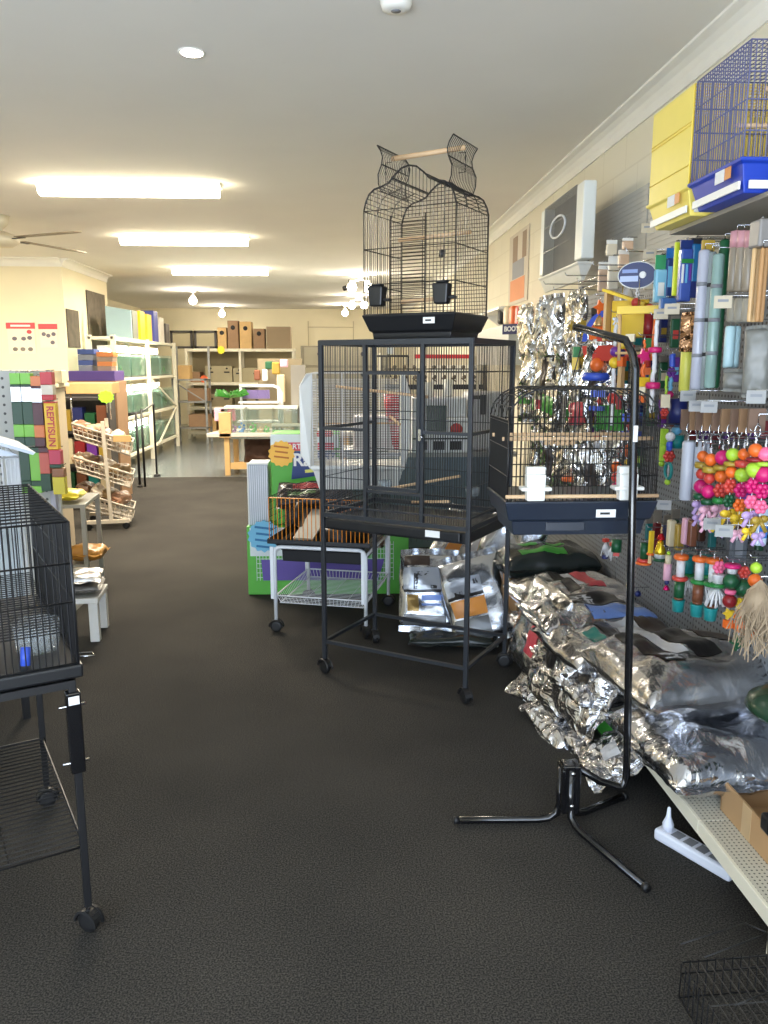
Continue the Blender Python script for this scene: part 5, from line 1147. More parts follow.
t = thing('leafy_plant', 'green plastic plant on top of the pink pack left of the white hood', 'plant', at(231, 398, Y=11.4))
b = MB(); rr = random.Random(8)
for i in range(60):
    a = rr.uniform(0, 2*PI); r = rr.uniform(.05, .26); b.prism([(0, 0, 0), (r*math.cos(a), r*math.sin(a)*.5, .03+rr.uniform(0, .09)), (r*1.15*math.cos(a+.2), r*.5*math.sin(a+.2), .02+rr.uniform(0, .06))], (0, .01, .012), None)
b.build('leaves', plastic('plant green', 50, 120, 40), t)
p = at(226, 432, Y=11.1); tag(MB().box((p.x, p.y, p.z+.10), (.16, .2, .34)).build('snack_box', plastic('tan box', 214, 176, 120), None, .004), 'tan box with yellow dot at the left end of the low table', 'box')
p = at(297, 405, Y=11.0); tag(MB().box((p.x, 11.5, 1.0), (.2, .2, 1.0)).build('grey_column', plastic('grey board', 150, 146, 138)), 'grey upright box behind the low table, left of the white cage', 'box')
for i, (x, y, c, w_, h_) in enumerate(((281, 385, 'cream', .2, .7), (264, 372, 'white', .14, .3), (284, 360, 'palepink', .2, .2), (256, 372, 'brown', .16, .26), (276, 365, 'olive', .2, .3), (268, 362, 'dkgreen', .2, .2))):
    p = at(x, y, Y=12.6); t = tag(MB().box((p.x, 12.6+.2*(i % 2), p.z-.05), (w_*.6, .1, h_*.6)).build('toy_pack', cm(c), None, .015), '%s hanging pack in the cluttered stand behind the white hood' % {'dkgreen': 'dark green'}.get(c, c), 'packet')
t = thing('tall_stand', 'tall cluttered display stand behind the white hood', 'display stand', (-.95, 12.9, 0))
MB().box((0, .05, .8), (.7, .04, 1.6)).build('board', plastic('drab board', 128, 116, 90), t)
MB().box((0, -.15, .1), (.8, .5, .2)).build('base', plastic('drab board', 128, 116, 90), t)

# service desk and machines seen through the flight cage
DK = plastic('blue grey desk', 96, 112, 126, .5)
t = thing('service_counter', 'blue-grey panelled service counter seen through the flight cage', 'counter', (.05, 6.5, 0))
MB().box((.68, .3, .38), (1.36, .6, .76)).build('panel', DK, t); MB().box((.68, .3, .78), (1.42, .66, .04)).build('counter_top', plastic('grey top', 150, 150, 150), t, .004)
b = MB()
for i in range(30): b.box((.02+i*.046, -.004, .4), (.01, .008, .7))
b.build('grooves', plastic('blue grey dark', 78, 92, 104), t)
t = thing('printer', 'white office machine with dark green screen on the service counter', 'printer', (.80, 6.62, .8005))
MB().box((0, 0, .14), (.46, .4, .28)).box((0, .02, .36), (.44, .34, .16)).build('body', plastic('office white', 206, 210, 218), t, .012)
MB().box((-.03, -.205, .27), (.16, .01, .22)).build('screen', plastic('dark green screen', 52, 70, 58, .2), t, .003)
for i in range(3): MB().box((-.15+i*.14, -.204, .06), (.09, .01, .07)).build('dark_window', INK, t)
MB().box((.0, -.203, .115), (.44, .008, .012)).build('slot', INK, t)
MB().lathe([(.0001, .006), (.05, .006), (.05, 0)], (.13, -.205, .19), 18, R=RX(PI/2)).build('red_sticker', plastic('dull red', 170, 60, 66), t)
t = thing('white_carton', 'white boxy machine at the right of the one with the dark screen', 'box', (1.22, 6.75, .8005))
MB().box((0, 0, .24), (.34, .4, .48), taper=.92).build('body', plastic('office white', 206, 210, 218), t, .03)
MB().box((-.05, -.2, .38), (.05, .02, .16)).box((-.08, -.2, .44), (.1, .02, .03)).build('black_handle', INK, t)
tag(MB().lathe([(.05, 0), (.085, .38), (.09, .46)], (.45, 6.7, .8005), 16).build('red_bin', plastic('dull crimson', 176, 44, 54), None), 'red upright container on the service counter left of the machine', 'container')
for i, (x, h_) in enumerate(((.72, .12), (.88, .14))): tag(MB().lathe([(.04, 0), (.04, h_)], (x, 6.6, 1.2415), 14).build('white_cup', WPL), 'white cup on top of the office machine, %s one' % ('left', 'right')[i], 'cup')
tag(MB().box((.28, 6.8, .94), (.34, .3, .275)).build('storage_box', plastic('pale lilac box', 196, 190, 196), None, .01), 'pale box on the service counter behind the white cage', 'box')
# wall rack with hanging trinkets
t = thing('trinket_rack', 'red and dark rails of hanging trinkets seen through the flight cage top', 'rack', (.95, 8.2, 0))
for x in (-.55, .45): MB().sqbar((x, 0, 0), (x, 0, 1.62), .03).build('post', CREAMM, t)
MB().box((.08, 0, 1.585), (.56, .02, .04)).build('red_rail', REDP, t); MB().box((0, 0, 1.28), (1.0, .02, .05)).build('dark_rail', INK, t)
MB().tube([(-.5, 0, 1.46), (.45, 0, 1.46)], .006, 6).build('wire_rail', BLACKM, t)
for i in range(9):
    x = -.4+i*.1; b = MB(); b.tube([(x, -.01, 1.46), (x, -.01, 1.40)], .004, 4).ball((x, -.01, 1.48), .02, 8).ball((x+.01, -.01, 1.38), .022, 8).tube([(x-.02, -.01, 1.37), (x+.03, -.01, 1.33)], .007, 5); b.build('trinket', plastic('drab trinket', 96, 84, 66), t)
# pale cabinets at the rear right
t = thing('tall_cabinet', 'pale tall cabinet against the right wall behind the service counter', 'cabinet', (1.0, 9.3, 0))
MB().box((.3, 0, .8), (.6, .5, 1.6)).build('carcass', plastic('pale cream cabinet', 222, 216, 196), t, .004)
MB().box((.3, -.256, 1.3), (.56, .01, .4)).build('door', WPL, t, .003); MB().box((.3, -.256, .6), (.56, .01, .9)).build('door', WPL, t, .003)
t = thing('wire_holder', 'small wire holder with black rail seen through the top of the flight cage', 'rack', at(390, 356, Y=6.2))
MB().tube([(-.1, 0, 0), (.14, 0, 0)], .008, 6).bars((-.06, 0, -.16), (.16, 0, 0), (0, 0, .16), 6, .003).build('wire_frame', BLACKM, t)
MB().box((.0, -.01, .045), (.055, .01, .06)).build('white_card', LABEL, t)
MB().sqbar((.14, .02, -(at(390, 356, Y=6.2).z)+.8005), (.14, .02, 0), .012).build('post', BLACKM, t)
# pale packets on the long chrome hooks, left of the oval sign
for i, (x, y0, y1, c, lab) in enumerate(((604, 262, 292, (206, 176, 150), 'peach'), (614, 256, 290, (216, 206, 184), 'ivory'), (624, 250, 268, (222, 190, 160), 'apricot'), (612, 240, 256, (226, 214, 190), 'small ivory'), (628, 238, 250, (214, 180, 150), 'small peach'), (650, 264, 290, (206, 198, 176), 'sand-coloured'))):
    pack('packet', '%s packet on the long chrome hooks high on the right wall' % lab, x-5, y0, x+5, y1, 1.34, plastic('pack '+lab, *c, rough=.3), hdr=WPL, hh=.25)
dk = [('navy', 'navy'), ('dkred', 'dark red'), ('teal', 'teal'), ('brown', 'brown'), ('purple', 'purple'), ('dkgreen', 'dark green')]
rr = random.Random(31)
k = 0
for row, (y0, y1) in enumerate(((312, 344), (352, 386), (396, 430), (440, 470))):
    for i, x in enumerate((596, 606, 616, 626, 640, 652, 664, 676)):
        if row == 3 and x > 640: continue
        c, n_ = dk[(k*5+row) % 6]; k += 1
        pack('packet', '%s packet hanging behind the colourful toys, row %s, %s from the left' % (n_, ('one', 'two', 'three', 'four')[row], ('first', 'second', 'third', 'fourth', 'fifth', 'sixth', 'seventh', 'eighth')[i]), x-4.5, y0+rr.uniform(-4, 4), x+4.5, y1+rr.uniform(-6, 4), 1.385, cm(c), th=.02, hdr=mat('dim card', C(120, 112, 100), .6), hh=.2, group='dark packets behind the toys', bands=((.3, .6, .2, .8, cm(('cream', 'sky', 'olive', 'red', 'lime')[k % 5])),))
for i, x in enumerate((694, 706, 718, 730, 742, 754, 766)):
    c, n_ = dk[(i*3+1) % 6]
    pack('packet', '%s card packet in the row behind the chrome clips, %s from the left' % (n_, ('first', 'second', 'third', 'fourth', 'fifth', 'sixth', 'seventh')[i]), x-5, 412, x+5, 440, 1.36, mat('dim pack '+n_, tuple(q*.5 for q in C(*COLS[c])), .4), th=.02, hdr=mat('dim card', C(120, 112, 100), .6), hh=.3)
for i, x in enumerate((650, 658, 668, 676, 692, 702, 714, 742, 752, 762)):
    c, n_ = dk[(i*5+2) % 6]
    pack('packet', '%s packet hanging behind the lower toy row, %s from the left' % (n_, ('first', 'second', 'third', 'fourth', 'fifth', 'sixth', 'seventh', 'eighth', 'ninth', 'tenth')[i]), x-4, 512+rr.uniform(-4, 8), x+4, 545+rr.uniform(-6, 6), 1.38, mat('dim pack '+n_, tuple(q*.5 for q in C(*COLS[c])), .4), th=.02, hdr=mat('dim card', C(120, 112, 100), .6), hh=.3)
# ================================================================ left side
BW2 = plastic('bench white', 214, 212, 206)
t = thing('display_bench', 'low white steel bench holding foil packets, behind the left black cage', 'bench', (-1.33, 4.28, 0), .1)
MB().box((-.6, .15, .235), (1.2, .3, .03)).build('top', BW2, t, .004)
for x, y in ((-.03, .03), (-1.17, .03), (-.03, .27), (-1.17, .27)): MB().sqbar((x, y, .0), (x, y, .22), .05).build('leg', BW2, t, .004)
for i, (z, lab) in enumerate(((.27, 'grey packet under the shiny one on the low white bench'), (.325, 'silver packet on top of the grey one on the low white bench'))):
    bag('packet', lab, 'packet', (-1.50, 4.42, z+.012), .30, .26, .05, rz=.2, seed=101+i, m=FOILT if i else plastic('grey film', 132, 128, 124), crink=.01, nx=20, ny=20)
t = thing('display_table', 'low table under the roofed white cage at the left edge', 'table', (-1.30, 3.30, 0), LRZ)
MB().box((-.4, .35, .425), (.8, .7, .03)).build('top', BW2, t, .003)
for x, y in ((-.05, .05), (-.75, .05), (-.05, .65), (-.75, .65)): MB().sqbar((x, y, 0), (x, y, .41), .03).build('leg', BLACKM, t)
# pegboard gondola with globe boxes
PEGL = mat('pale perforated board', C(186, 186, 182), .55); dots(PEGL, .05, .16, (.08, .08, .08), ('X', 'Z'))
t = thing('pegboard_stand', 'pale pegboard display end on the left carrying hanging globe boxes', 'display unit', (-1.80, 4.75, 0))
MB().box((-.6, 0, .74), (1.5, .03, 1.46)).build('pegboard', PEGL, t)
MB().box((-.6, .2, .06), (1.5, .38, .12)).build('base', BW2, t)
MB().box((.12, -.02, .72), (.03, .05, 1.44)).build('end_post', plastic('post lilac grey', 176, 174, 190), t, .003)
DG = plastic('deep green', 30, 70, 44); LG = plastic('lime green card', 130, 200, 70); OR_ = plastic('orange card', 226, 128, 70); MAR = plastic('maroon', 84, 34, 44); RD = plastic('red card', 200, 44, 50); SIL = mat('silver lamp', C(190, 190, 190), .25, metal=.8)
def globe(label, x, z1, hts, w_=.056, y=4.62, group='boxed globes hanging on the left pegboard', name='globe_box', txt=None):
    t = thing(name, label, 'box', (x, y, z1-sum(h for h, _ in hts)), 0, group)
    z = sum(h for h, _ in hts)
    for h, m in hts:
        MB().box((0, 0, z-h/2), (w_, .05, h-.001)).build('box_panel', m, t, .002); z -= h
    if txt: text('box_text', txt[0], txt[1], txt[2], t, (0, -.0265, txt[3]), (PI/2, PI/2, 0), ex=.0004)
    MB().tube([(0, .115, sum(h for h, _ in hts)+.01), (0, -.0, sum(h for h, _ in hts)+.01), (0, 0, sum(h for h, _ in hts)-.002)], .003, 5).build('hook', CHROME, t)
    return t
ns = ('first', 'second', 'third')
gx = lambda px: at(px, 400, Y=4.62).x
gz = lambda py: at(40, py, Y=4.62).z
for i, px in enumerate((18, 28.5)):
    globe('green-topped globe box with silver window, %s from left on the left pegboard' % ns[i], gx(px), gz(373), [(.062, LG), (.012, DG), (.085, SIL), (.125, DG), (.07, LG), (.05, DG)])
    globe('dark green leafy globe box, %s from left in the lower row on the pegboard' % ns[i], gx(px+3), gz(447), [(.03, DG), (.16, LG if i else DG), (.03, DG), (.04, LG)])
globe('orange-topped maroon globe box, third from left on the left pegboard', gx(38.5), gz(376), [(.055, OR_), (.012, MAR), (.08, SIL), (.125, MAR), (.07, OR_), (.05, MAR)])
globe('salmon globe box below the maroon one on the pegboard', gx(41), gz(447), [(.03, MAR), (.12, plastic('salmon card', 206, 96, 80)), (.10, DG)])
globe('red globe box with pale window above the yellow box on the left pegboard', gx(49), gz(372), [(.07, RD), (.055, plastic('cream window', 232, 220, 200)), (.03, RD)], w_=.066)
globe('tall yellow box with red REPTISUN lettering on the left pegboard', gx(50.5), gz(401.5), [(.008, RD), (.26, plastic('box yellow', 240, 190, 40)), (.008, RD)], w_=.064, name='lamp_box', txt=('REPTISUN', .052, RD, .138))
globe('red and pink globe box directly under the yellow lettered box', gx(52), gz(450), [(.08, plastic('pink red card', 206, 60, 90)), (.02, DG)], w_=.064)
globe('yellow and brown food packet low on the end of the left pegboard', gx(54), gz(468), [(.05, plastic('brown card', 150, 96, 60)), (.10, plastic('yellow packet', 222, 204, 60))], w_=.066, name='food_packet')
# small grey table with yellow bowl
t = thing('grey_shelf_unit', 'small grey square-legged shelf unit left of the wire basket stand', 'shelf', (-1.66, 5.2, 0), .1)
GU = plastic('grey tube steel', 150, 150, 144)
MB().box((-.3, .25, .60), (.6, .5, .025)).build('top', GU, t, .003); MB().box((-.3, .25, .2), (.56, .46, .02)).build('lower_shelf', GU, t, .003)
for x, y in ((-.015, .015), (-.585, .015), (-.015, .485), (-.585, .485)): MB().sqbar((x, y, 0), (x, y, .59), .03).build('leg', GU, t, .002)
bag('yellow_packet', 'yellow and brown packet on top of the small grey shelf unit', 'packet', (-1.84, 5.33, .655), .26, .18, .07, seed=110, m=plastic('yellow packet', 222, 204, 60), crink=.01, nx=16, ny=16, panels=((-.8, .1, .0, .8, plastic('brown card', 150, 96, 60), 'brown_print'),))
bag('tied_packet', 'orange packet with yellow ties beneath the small grey shelf unit top', 'packet', (-1.70, 5.30, .27), .24, .2, .1, seed=111, m=plastic('amber film', 176, 124, 50), crink=.02, nx=16, ny=16)
bag('pink_packet', 'pink packet left of the orange packet in the small grey shelf unit', 'packet', (-1.92, 5.30, .30), .1, .16, .06, rot=(PI/2, 0, 0), seed=112, m=plastic('pink film', 224, 120, 160), crink=.01, nx=12, ny=12)
# wire basket stand
t = thing('basket_stand', 'cream wheeled stand with three sloping wire baskets on the left side', 'display stand', (-2.0, 7.42, 0), .2)
CW = mat('cream coated wire', C(206, 194, 176), .45)
# posts stand in the middle of each foot; feet run across the aisle direction
for y in (0, .44):
    f_ = MB().sqbar((-.36, y, .075), (.03, y, .075), .035).build('foot_bar', CW, t, .003)
    for x in (-.33, .0): castor(t, x, y, .028, 0)
    MB().sqbar((-.13, y, .08), (-.155, y, 1.0), .032).build('post', CW, t, .003)
for i, z in enumerate((.92, .62, .30)):
    b = MB(); x0, x1 = -.42, .09-.01*i; dz = .18; h_ = .13
    def Pz(u, v, w_): x = x0+(x1-x0)*u; return (x, .03+.38*v, z+.06-dz*u-h_*(1-w_))
    rim = [Pz(0, 0, 1), Pz(1, 0, 1), Pz(1, 1, 1), Pz(0, 1, 1)]; b.tube(rim, .012, 6, True)
    b.tube([Pz(.04, .04, 0), Pz(.94, .04, 0), Pz(.94, .96, 0), Pz(.04, .96, 0)], .007, 6, True)
    for k in range(13): u = k/12; b.tube([Pz(u, 0, 1), Pz(.04+u*.9, .04, 0), Pz(.04+u*.9, .96, 0), Pz(u, 1, 1)], .0045, 4)
    for k in range(9): v = k/8; b.tube([Pz(0, v, 1), Pz(.04, .04+v*.92, 0), Pz(.94, .04+v*.92, 0), Pz(1, v, 1)], .0045, 4)
    for w_ in (.33, .66): b.tube([Pz(.02, .02, w_), Pz(.98, .02, w_), Pz(.98, .98, w_), Pz(.02, .98, w_)], .005, 4, True)
    b.build('wire_basket', CW, t)
cc = [(150, 110, 84), (190, 160, 130), (96, 70, 52), (206, 190, 170), (120, 96, 60)]
rr = random.Random(12)
for i, z in enumerate((.92, .62, .30)):
    for k in range(4):
        u = .12+k*.2
        bag('chew_packet', 'brown or cream packet in the %s wire basket, %s from its high end' % (('top', 'middle', 'bottom')[i], ('first', 'second', 'third', 'fourth')[k]), 'packet', Vector((-2.0, 7.42, 0))+RZ(.2) @ Vector((-.42+.51*u, .22, z+.03-.18*u+(.05 if i == 2 else 0))), .12, .30, .12, rot=(rr.uniform(-.1, .1), .35+rr.uniform(-.3, .3), rr.uniform(-.2, .2)), seed=130+i*5+k, m=plastic('packet brown %d' % ((i+k) % 5), *cc[(i+k) % 5]), crink=.02, nx=14, ny=16, seam=.015, group='packets in the wire baskets')
t = thing('wood_tray', 'orange-brown wooden tray on thin legs above the top wire basket', 'tray', at(93, 388, Y=7.78))
MB().box((0, 0, 0), (.42, .26, .10)).build('tray_box', PINE, t, .004)
for x in (-.18, .18): MB().tube([(x, -.1, -.05), (x, -.1, -.29)], .006, 6).build('leg', CHROME, t)
t = thing('green_price_star', 'lime green price starburst on the front of the top wire basket', 'price tag', at(106, 397, Y=7.38), 0)
MB().prism([((.075 if i % 2 else .062)*math.cos(PI*i/10), 0, (.06 if i % 2 else .05)*math.sin(PI*i/10)) for i in range(20)], (0, .004, 0), None).build('star_card', plastic('neon lime', 170, 236, 60), t)
MB().sqbar((0, .01, -.14), (0, .01, 0), .006).build('holder', CHROME, t)
tag(MB().box((-1.99, 7.41, .84), (.16, .02, .06)).build('wood_label', PINE, None, .002), 'pale wooden strip hooked across the stand between the top and middle baskets', 'sign')
# dark merchandising shelf behind
t = thing('dark_shelving', 'dark stocked shelving behind the wire basket stand', 'shelving', (-3.1, 8.6, 0))
DS = plastic('dark shelf', 62, 58, 56, .6)
for z in (.1, .45, .8, 1.15): MB().box((.33, .12, z), (.66, .24, .03)).build('shelf', DS, t)
for x in (0, .66): MB().box((x, .12, .62), (.03, .24, 1.22)).build('upright', DS, t)
MB().box((.33, .24, .62), (.66, .02, 1.22)).build('back', DS, t)
rr = random.Random(21); cl2 = ['navy', 'dkgreen', 'brown', 'teal', 'cream', 'dkred', 'purple', 'olive']
for r_, z in enumerate((.1155, .4655, .8155)):
    for k in range(5):
        c = cl2[(r_*3+k) % 8]; h_ = rr.uniform(.18, .29)
        tag(MB().box((-3.02+k*.125, 8.71, z+h_/2), (.105, .14, h_)).build('stock_box', cm(c), None, .003), '%s stock box on the %s shelf behind the basket stand, %s from the left' % ({'dkgreen': 'dark green', 'dkred': 'dark red'}.get(c, c), ('bottom', 'middle', 'upper')[r_], ('first', 'second', 'third', 'fourth', 'fifth', 'sixth', 'seventh')[k]), 'box', 'stock boxes on the dark shelving')
# packs hanging on its near side
t = thing('counter_display', 'pale glass-topped display counter behind the left pegboard', 'counter', (-3.3, 6.3, 0))
MB().box((.55, .15, .66), (1.1, .3, 1.32)).build('body', plastic('pale cabinet', 196, 180, 156), t, .005); MB().box((.55, .15, 1.345), (1.16, .36, .03)).build('top', plastic('pale top', 226, 214, 186), t, .004)
for i, (x, c) in enumerate(((-2.92, 'navy'), (-2.72, 'purple'), (-2.56, 'cream'), (-2.4, 'white'), (-2.22, 'palepink'), (-2.08, 'cream'))):
    tag(MB().box((x-.14, 6.45, 1.3605+.05), (.15, .12, .1)).build('counter_pack', cm(c), None, .004), '%s pack on the pale display counter, %s from the left' % ({'palepink': 'pale pink'}.get(c, c), ('first', 'second', 'third', 'fourth', 'fifth', 'sixth')[i]), 'packet')
for i in range(10):
    x = -2.33+.09*(i % 2); z = 1.18-.12*(i//2)
    c = cl2[(i*3) % 8]; bag('hanging_packet', '%s packet on the end of the pale display counter, row %s, %s' % ({'dkgreen': 'dark green', 'dkred': 'dark red'}.get(c, c), ('one', 'two', 'three', 'four', 'five')[i//2], ('left', 'right')[i % 2]), 'packet', (x-.02, 6.24, z), .1, .13, .04, rot=(PI/2, 0, 0), seed=150+i, m=cm(c), crink=.01, nx=10, ny=10, seam=.01, group='packets on the end of the display counter')
# stacked books/boxes near the left recess
for i, (x0, x1, y0, y1, c) in enumerate(((77, 94, 349, 371, 'blue'), (96, 113, 352, 371, 'orange'))):
    for k in range(4):
        a = at(x0, y0+(y1-y0)*k/4, Y=9.2); b_ = at(x1, y0+(y1-y0)*(k+1)/4, Y=9.2)
        tag(MB().box(((a.x+b_.x)/2, 9.3, (a.z+b_.z)/2), (b_.x-a.x-.01*k, .2, a.z-b_.z-.002)).build('flat_box', plastic('stack %s %d' % (c, k % 2), *([(58, 76, 130), (120, 124, 130)] if c == 'blue' else [(196, 120, 60), (140, 120, 100)])[k % 2]), None, .003), 'flat %s box in the stack under the long dark poster, %s' % (('blue', 'grey')[k % 2] if c == 'blue' else ('orange', 'brown')[k % 2], ('topmost', 'second from top', 'third from top', 'lowest')[k]), 'box', 'flat boxes stacked under the dark poster')
a = at(68, 371, Y=9.1); b_ = at(115, 381, Y=9.1)
tag(MB().box(((a.x+b_.x)/2, 9.3, (a.z+b_.z)/2), (b_.x-a.x, .4, a.z-b_.z)).build('long_box', plastic('violet box', 84, 62, 132, .4), None, .004), 'long violet box with pale picture under the stacks of flat boxes', 'box')
zt = b_.z
t = thing('storage_cabinet', 'brown cabinet carrying the violet box and the flat boxes on the left', 'cabinet', (-3.15, 9.3, 0))
MB().box((.33, 0, zt/2-.001), (.7, .44, zt-.003)).build('carcass', BROWNW, t, .004); MB().box((.33, -.225, zt/2), (.62, .008, zt-.1)).build('door', BROWNW, t, .003)
# posters
t = thing('poster', 'wide white poster with red heading on the left end wall', 'poster', (-4.46, 11.295, 1.66))
MB().box((.17, -.003, .21), (.36, .004, .44)).build('sheet', plastic('poster white', 236, 226, 206, .7), t); MB().box((.17, -.006, .36), (.38, .003, .08)).build('red_heading', plastic('soft red', 220, 84, 90, .7), t)
for x, z, m in ((.08, .19, 'slate'), (.2, .19, 'slate'), (.28, .2, 'slate'), (.28, .28, 'rd'), (.08, .05, 'gr'), (.18, .05, 'gr'), (.28, .05, 'gr')): MB().ball((x, -.007, z), .034, 10, sc=(1, .05, .8)).build('picture', plastic('soft '+m, *dict(slate=(110, 104, 116), rd=(190, 70, 80), gr=(120, 114, 108))[m], rough=.7), t)
MB().box((.17, -.008, .36), (.26, .001, .025)).build('white_line', LABEL, t)
t = thing('poster', 'narrow white poster with red heading right beside the wall corner', 'poster', (-4.04, 11.295, 1.73))
MB().box((.11, -.003, .17), (.23, .004, .34)).build('sheet', plastic('poster white', 236, 226, 206, .7), t); MB().box((.11, -.006, .28), (.25, .003, .07)).build('red_heading', plastic('soft red', 220, 84, 90, .7), t)
for x, z in ((.05, .18), (.11, .16), (.18, .18), (.16, .07)): MB().ball((x, -.007, z), .03, 10, sc=(1, .05, .9)).build('picture', plastic('soft slate', 110, 104, 116, .7), t)
DP = mat('dark photo poster', C(98, 90, 78), .85, var=.6, vscale=9)
for (y0, y1, z0, z1, lab) in ((11.3+.05, 11.85, 1.74, 2.25, 'small dark animal poster on the left recess wall'), (12.28, 13.2, 1.70, 2.58, 'large dark animal poster on the left recess wall')):
    tag(MB().box((-3.69, (y0+y1)/2, (z0+z1)/2), (.012, y1-y0, z1-z0)).build('poster', DP), lab, 'poster')
# aquarium rack
t = thing('aquarium_rack', 'cream steel rack with three lit levels of aquariums along the left', 'rack', (-3.05, 11.2, 0))
ys = (0, 1.95, 4.0)
for y in ys:
    for x in (0, -.32): MB().sqbar((x, y, 0), (x, y, 1.9), .06).build('post', CREAMM, t, .003)
for z in (.2, .74, 1.30, 1.86):
    MB().box((-.16, 2.0, z), (.34, 4.06, .04)).build('shelf', CREAMM, t, .003)
MB().sqbar((0.02, 2.0, 1.28), (.02, 3.9, .76), .025).build('brace', CREAMM, t); MB().sqbar((.02, 3.9, .74), (.02, 2.3, .2), .025).build('brace', CREAMM, t)
AQL = mat('lit aquarium hood', (1, 1, .95), .4, emit=(1, .97, .85), estr=9)
for lv, z in enumerate((.2205, .7605, 1.3205)):
    for k in range(4):
        y = 11.2+.53+k*.98
        q = thing('aquarium', 'green-tinted planted aquarium on the %s level of the left rack, %s from the near end' % (('bottom', 'middle', 'top')[lv], ('first', 'second', 'third', 'fourth')[k]), 'aquarium', (-3.23, y, z), 0, 'aquariums on the left rack')
        b = MB(); w_, d_, h_ = .29, .9, .34
        for c, s in (((w_/2, 0, h_/2), (.008, d_, h_)), ((-w_/2, 0, h_/2), (.008, d_, h_)), ((0, -d_/2, h_/2), (w_, .008, h_)), ((0, d_/2, h_/2), (w_, .008, h_))): b.box(c, s)
        b.build('glass_walls', GLASS, q)
        MB().box((0, 0, .16), (w_-.02, d_-.02, .28)).build('water', WATER, q)
        MB().box((0, 0, .012), (w_-.012, d_-.012, .022)).build('gravel', GRAVEL, q)
        pb2 = MB(); rr = random.Random(lv*7+k)
        for i in range(14):
            x_, y_ = rr.uniform(.04, .12), rr.uniform(-.4, .4); hh_ = rr.uniform(.08, .25)
            pb2.tube([(x_, y_, .02), (x_+rr.uniform(-.02, .02), y_+rr.uniform(-.03, .03), .02+hh_*.6), (x_, y_+rr.uniform(-.05, .05), .02+hh_)], [.012, .02, .003], 5)
        pb2.build('plants', PLANT, q)
        if k < (2, 3, 3)[lv]:
            MB().box((.02, 0, h_+.07), (.2, d_-.1, .07)).build('hood', WPL, q, .004); MB().box((.03, 0, h_+.03), (.16, d_-.14, .012)).box((.126, 0, h_+.065), (.012, d_-.14, .085)).build('lamp', AQL, q)
for z in (.62, 1.17, 1.72): alight('aquarium_light', (-3.2, 12.6, z), .14, 2.6, 16, (1, .97, .85))
# things on top of the rack
tp = [(133, 'grey', (110, 112, 100), .42), (138, 'yellow', (214, 180, 90), .44), (144, 'gold', (226, 186, 60), .42), (150, 'blue', (70, 80, 160), .5), (156, 'white', (220, 214, 200), .42), (163, 'dark', (80, 76, 72), .34)]
for i, (x, nm, c, h_) in enumerate(tp):
    y = 12.5+i*.46
    tag(MB().box((-3.21, y, 1.8805+h_/2), (.3, .3, h_)).build('picture_box', plastic('box '+nm, *c, rough=.5), None, .004), '%s box standing on top of the aquarium rack' % nm, 'box', 'boxes on top of the aquarium rack')
t = thing('blue_lid', 'pale translucent blue sheet leaning on the near top of the aquarium rack', 'panel', (-3.22, 12.1, 1.8805), 0)
MB().prism([(-.16, 0, .0), (.2, 0, .0), (.2, 0, .4), (-.16, 0, .46)], (0, .03, 0), None).build('sheet', mat('pale blue sheet', C(170, 200, 210), .3, alpha=.9), t)
# clothes-rail type black stand
t = thing('black_rail_stand', 'thin black two-post rail stand on the edge of the carpet in front of the aquariums', 'stand', at(140, 487, z=0))
p1 = at(157, 476, z=0)-at(140, 487, z=0)
MB().tube([(0, 0, .0), (0, 0, .93), (-.35, .1, .88)], .016, 8).build('post', BLACKM, t); MB().tube([(.06, .02, .0), (.06, .02, .97)], .014, 8).build('post', BLACKM, t)
MB().tube([(p1.x, p1.y, 0), (p1.x, p1.y, .98), (.06, .02, .93), (-.35, .1, .84)], .014, 8).build('rail', BLACKM, t)
MB().lathe([(.05, 0), (.05, .02), (.016, .03)], (p1.x, p1.y, 0), 12).lathe([(.04, 0), (.016, .03)], (0, 0, 0), 12).build('foot', BLACKM, t)
# open ladder shelf between the aquariums and the rear shelving
t = thing('ladder_shelf', 'narrow grey steel ladder shelf beyond the aquarium rack', 'shelf', (-3.2, 15.7, 0))
for x in (0, .62):
    for y in (0, .5): MB().sqbar((x, y, 0), (x, y, 1.86 if y else 1.25), .04).build('post', GALV, t)
for z in (.3, .8, 1.22): MB().box((.31, .25, z), (.66, .54, .03)).build('shelf', GALV, t)
MB().sqbar((0, -.02, 1.2), (.62, -.02, .8), .02).build('brace', GALV, t)
tag(MB().box((-3.0, 15.95, 1.235+.13), (.22, .3, .26)).build('nest_box', PINE, None, .004), 'pine nest box on top of the grey ladder shelf', 'nest box')
for i, z in enumerate((.3155, .8155)): tag(MB().box((-2.75, 15.95, z+.12), (.4, .3, .24)).build('nest_box', BROWNW, None, .004), 'brown nest box on the %s of the grey ladder shelf' % ('lowest level', 'middle level')[i], 'nest box')
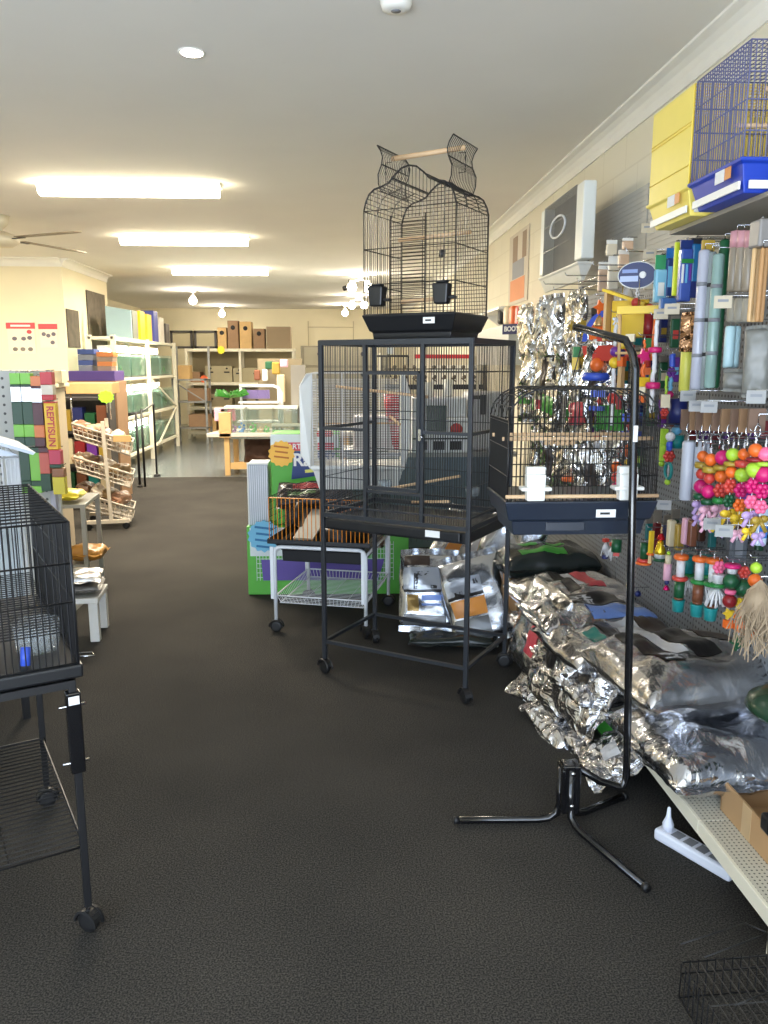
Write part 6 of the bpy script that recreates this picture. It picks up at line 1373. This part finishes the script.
# rear shelving with nest boxes
RY_ = 16.8
a = at(186, 347, Y=RY_); b_ = at(293, 351, Y=RY_); zt = 1.83
t = thing('rear_shelving', 'long cream steel shelving across the rear with nest boxes on top', 'shelving', (a.x, RY_, 0))
Lr = b_.x-a.x
for x in (0, Lr*.5, Lr):
    for y in (0, .5): MB().sqbar((x, y, 0), (x, y, zt), .05).build('post', CREAMM, t)
for z in (.12, .62, 1.12, zt-.03): MB().box((Lr/2, .25, z), (Lr+.06, .56, .06)).build('shelf', CREAMM, t, .003)
MB().box((Lr/2, .54, .95), (Lr, .02, 1.7)).build('back_panel', mat('drab back panel', C(150, 138, 108), .7), t)
def nest(label, px0, px1, py0, py1, m, hole=True, base=None, Y=RY_, d_=.4, crate=False):
    a = at(px0, py0, Y=Y); b_ = at(px1, py1, Y=Y); z0 = base if base is not None else b_.z; h_ = a.z-b_.z; w_ = b_.x-a.x
    t = thing('nest_box', label, 'nest box', ((a.x+b_.x)/2, Y, z0))
    MB().box((0, d_/2, h_/2), (w_-.01, d_, h_)).build('body', m, t, .004)
    if hole: MB().lathe([(.0001, .004), (.045, .004), (.045, 0)], (0, 0, h_*.75), 16, R=RX(PI/2)).build('entrance_hole', INK, t)
    if crate:
        q = MB(); f_ = .045
        q.box((0, -.01, f_/2), (w_, .03, f_)).box((0, -.01, h_-f_/2), (w_, .03, f_)).box((-w_/2+f_/2, -.01, h_/2), (f_, .03, h_)).box((w_/2-f_/2, -.01, h_/2), (f_, .03, h_)); q.build('dark_frame', plastic('crate grey', 70, 66, 62), t)
DB = plastic('drab cream', 168, 158, 128, .7); LB = PINE
for args in (('dark-framed breeding crate on the rear shelving, leftmost', 170, 193, 330, 348, DB, False, None, RY_, .4, True), ('dark-framed breeding crate on the rear shelving, second from left', 194, 217, 330, 348, DB, False, None, RY_, .4, True),
             ('small pine nest box with round hole on the rear shelving', 217, 227, 328, 349, LB), ('brown nest box with round hole between two pine ones', 227, 239, 321, 349, BROWNW), ('tall pine nest box with round hole on the rear shelving', 239, 252, 322, 349, LB),
             ('dark brown nest box right of the tall pine one', 253, 265, 329, 349, BROWNW), ('wide flat brown box at the right end of the rear shelving top', 266, 291, 327, 349, plastic('grey brown board', 150, 130, 104, .7), False)):
    l_ = list(args); 
    while len(l_) < 7: l_.append(True)
    if len(l_) < 8: l_.append(None)
    l_[7] = zt+.0005
    nest(*l_)
for i, (x0, x1, y0, m, z, lab) in enumerate(((205, 232, 366, DB, 1.1505, 'left wide cream breeding box on the rear shelf'), (233, 262, 368, DB, 1.1505, 'right wide cream breeding box on the rear shelf'), (190, 200, 372, BROWNW, 1.1505, 'small brown box at the left of the rear shelf'),
        (206, 216, 418, LB, .1505, 'pine nest box on the bottom rear shelf'), (218, 232, 412, CARD, .1505, 'cardboard box on the bottom rear shelf'), (205, 232, 394, plastic('drab stack', 140, 128, 100, .7), .6505, 'drab box on the middle rear shelf'), (240, 262, 396, plastic('drab stack', 140, 128, 100, .7), .6505, 'second drab box on the middle rear shelf'))):
    a = at(x0, y0, Y=RY_+.02); 
    h_ = max(.2, min(.42, a.z-z)); b_ = at(x1, y0, Y=RY_+.02)
    q = thing('breeding_box', lab, 'box', ((a.x+b_.x)/2, RY_+.02, z)); w_ = b_.x-a.x
    MB().box((0, .2, h_/2), (w_, .4, h_)).build('body', m, q, .004)
    if w_ > .4:
        for s in (-.3, .3): MB().box((w_*s, -.004, h_*.62), (w_*.2, .008, .03)).build('slot', INK, q); MB().lathe([(.0001, .004), (.02, .004), (.02, 0)], (w_*s, 0, h_*.85), 12, R=RX(PI/2)).build('knob', INK, q)
for px, py, c, lab in ((221, 350, (240, 230, 40), 'bright yellow price starburst on the front of the top rear shelf'), (204, 379, (240, 110, 60), 'orange price starburst on the middle rear shelf')):
    p = at(px, py, Y=RY_-.04)
    tag(MB().prism([(((.085 if i % 2 else .07)*math.cos(PI*i/10)), 0, (.085 if i % 2 else .07)*math.sin(PI*i/10)) for i in range(20)], (0, .008, 0), None).build('price_star', plastic(lab.split()[0]+' neon', *c), None, loc=(p.x, RY_-.04, p.z)), lab, 'price tag')
# grey cage cabinets at the rear, left of the flight cage
t = thing('cage_cabinet', 'grey fronted bank of breeding cages at the rear beside the shelving', 'cabinet', (-.78, 17.4, 0))
GC = plastic('drab grey cage', 146, 140, 124, .6)
MB().box((.9, .25, .95), (1.9, .5, 1.9)).build('carcass', GC, t, .004)
for i, z in enumerate((.35, .8, 1.25, 1.68)):
    for k in range(2):
        MB().box((.45+.92*k, -.006, z), (.86, .012, .38)).build('cage_front', plastic('pale drab front', 172, 166, 146, .6), t, .003)
        MB().ball((.35+.92*k, -.03, z+.05), .05, 8).build('knob', INK, t)
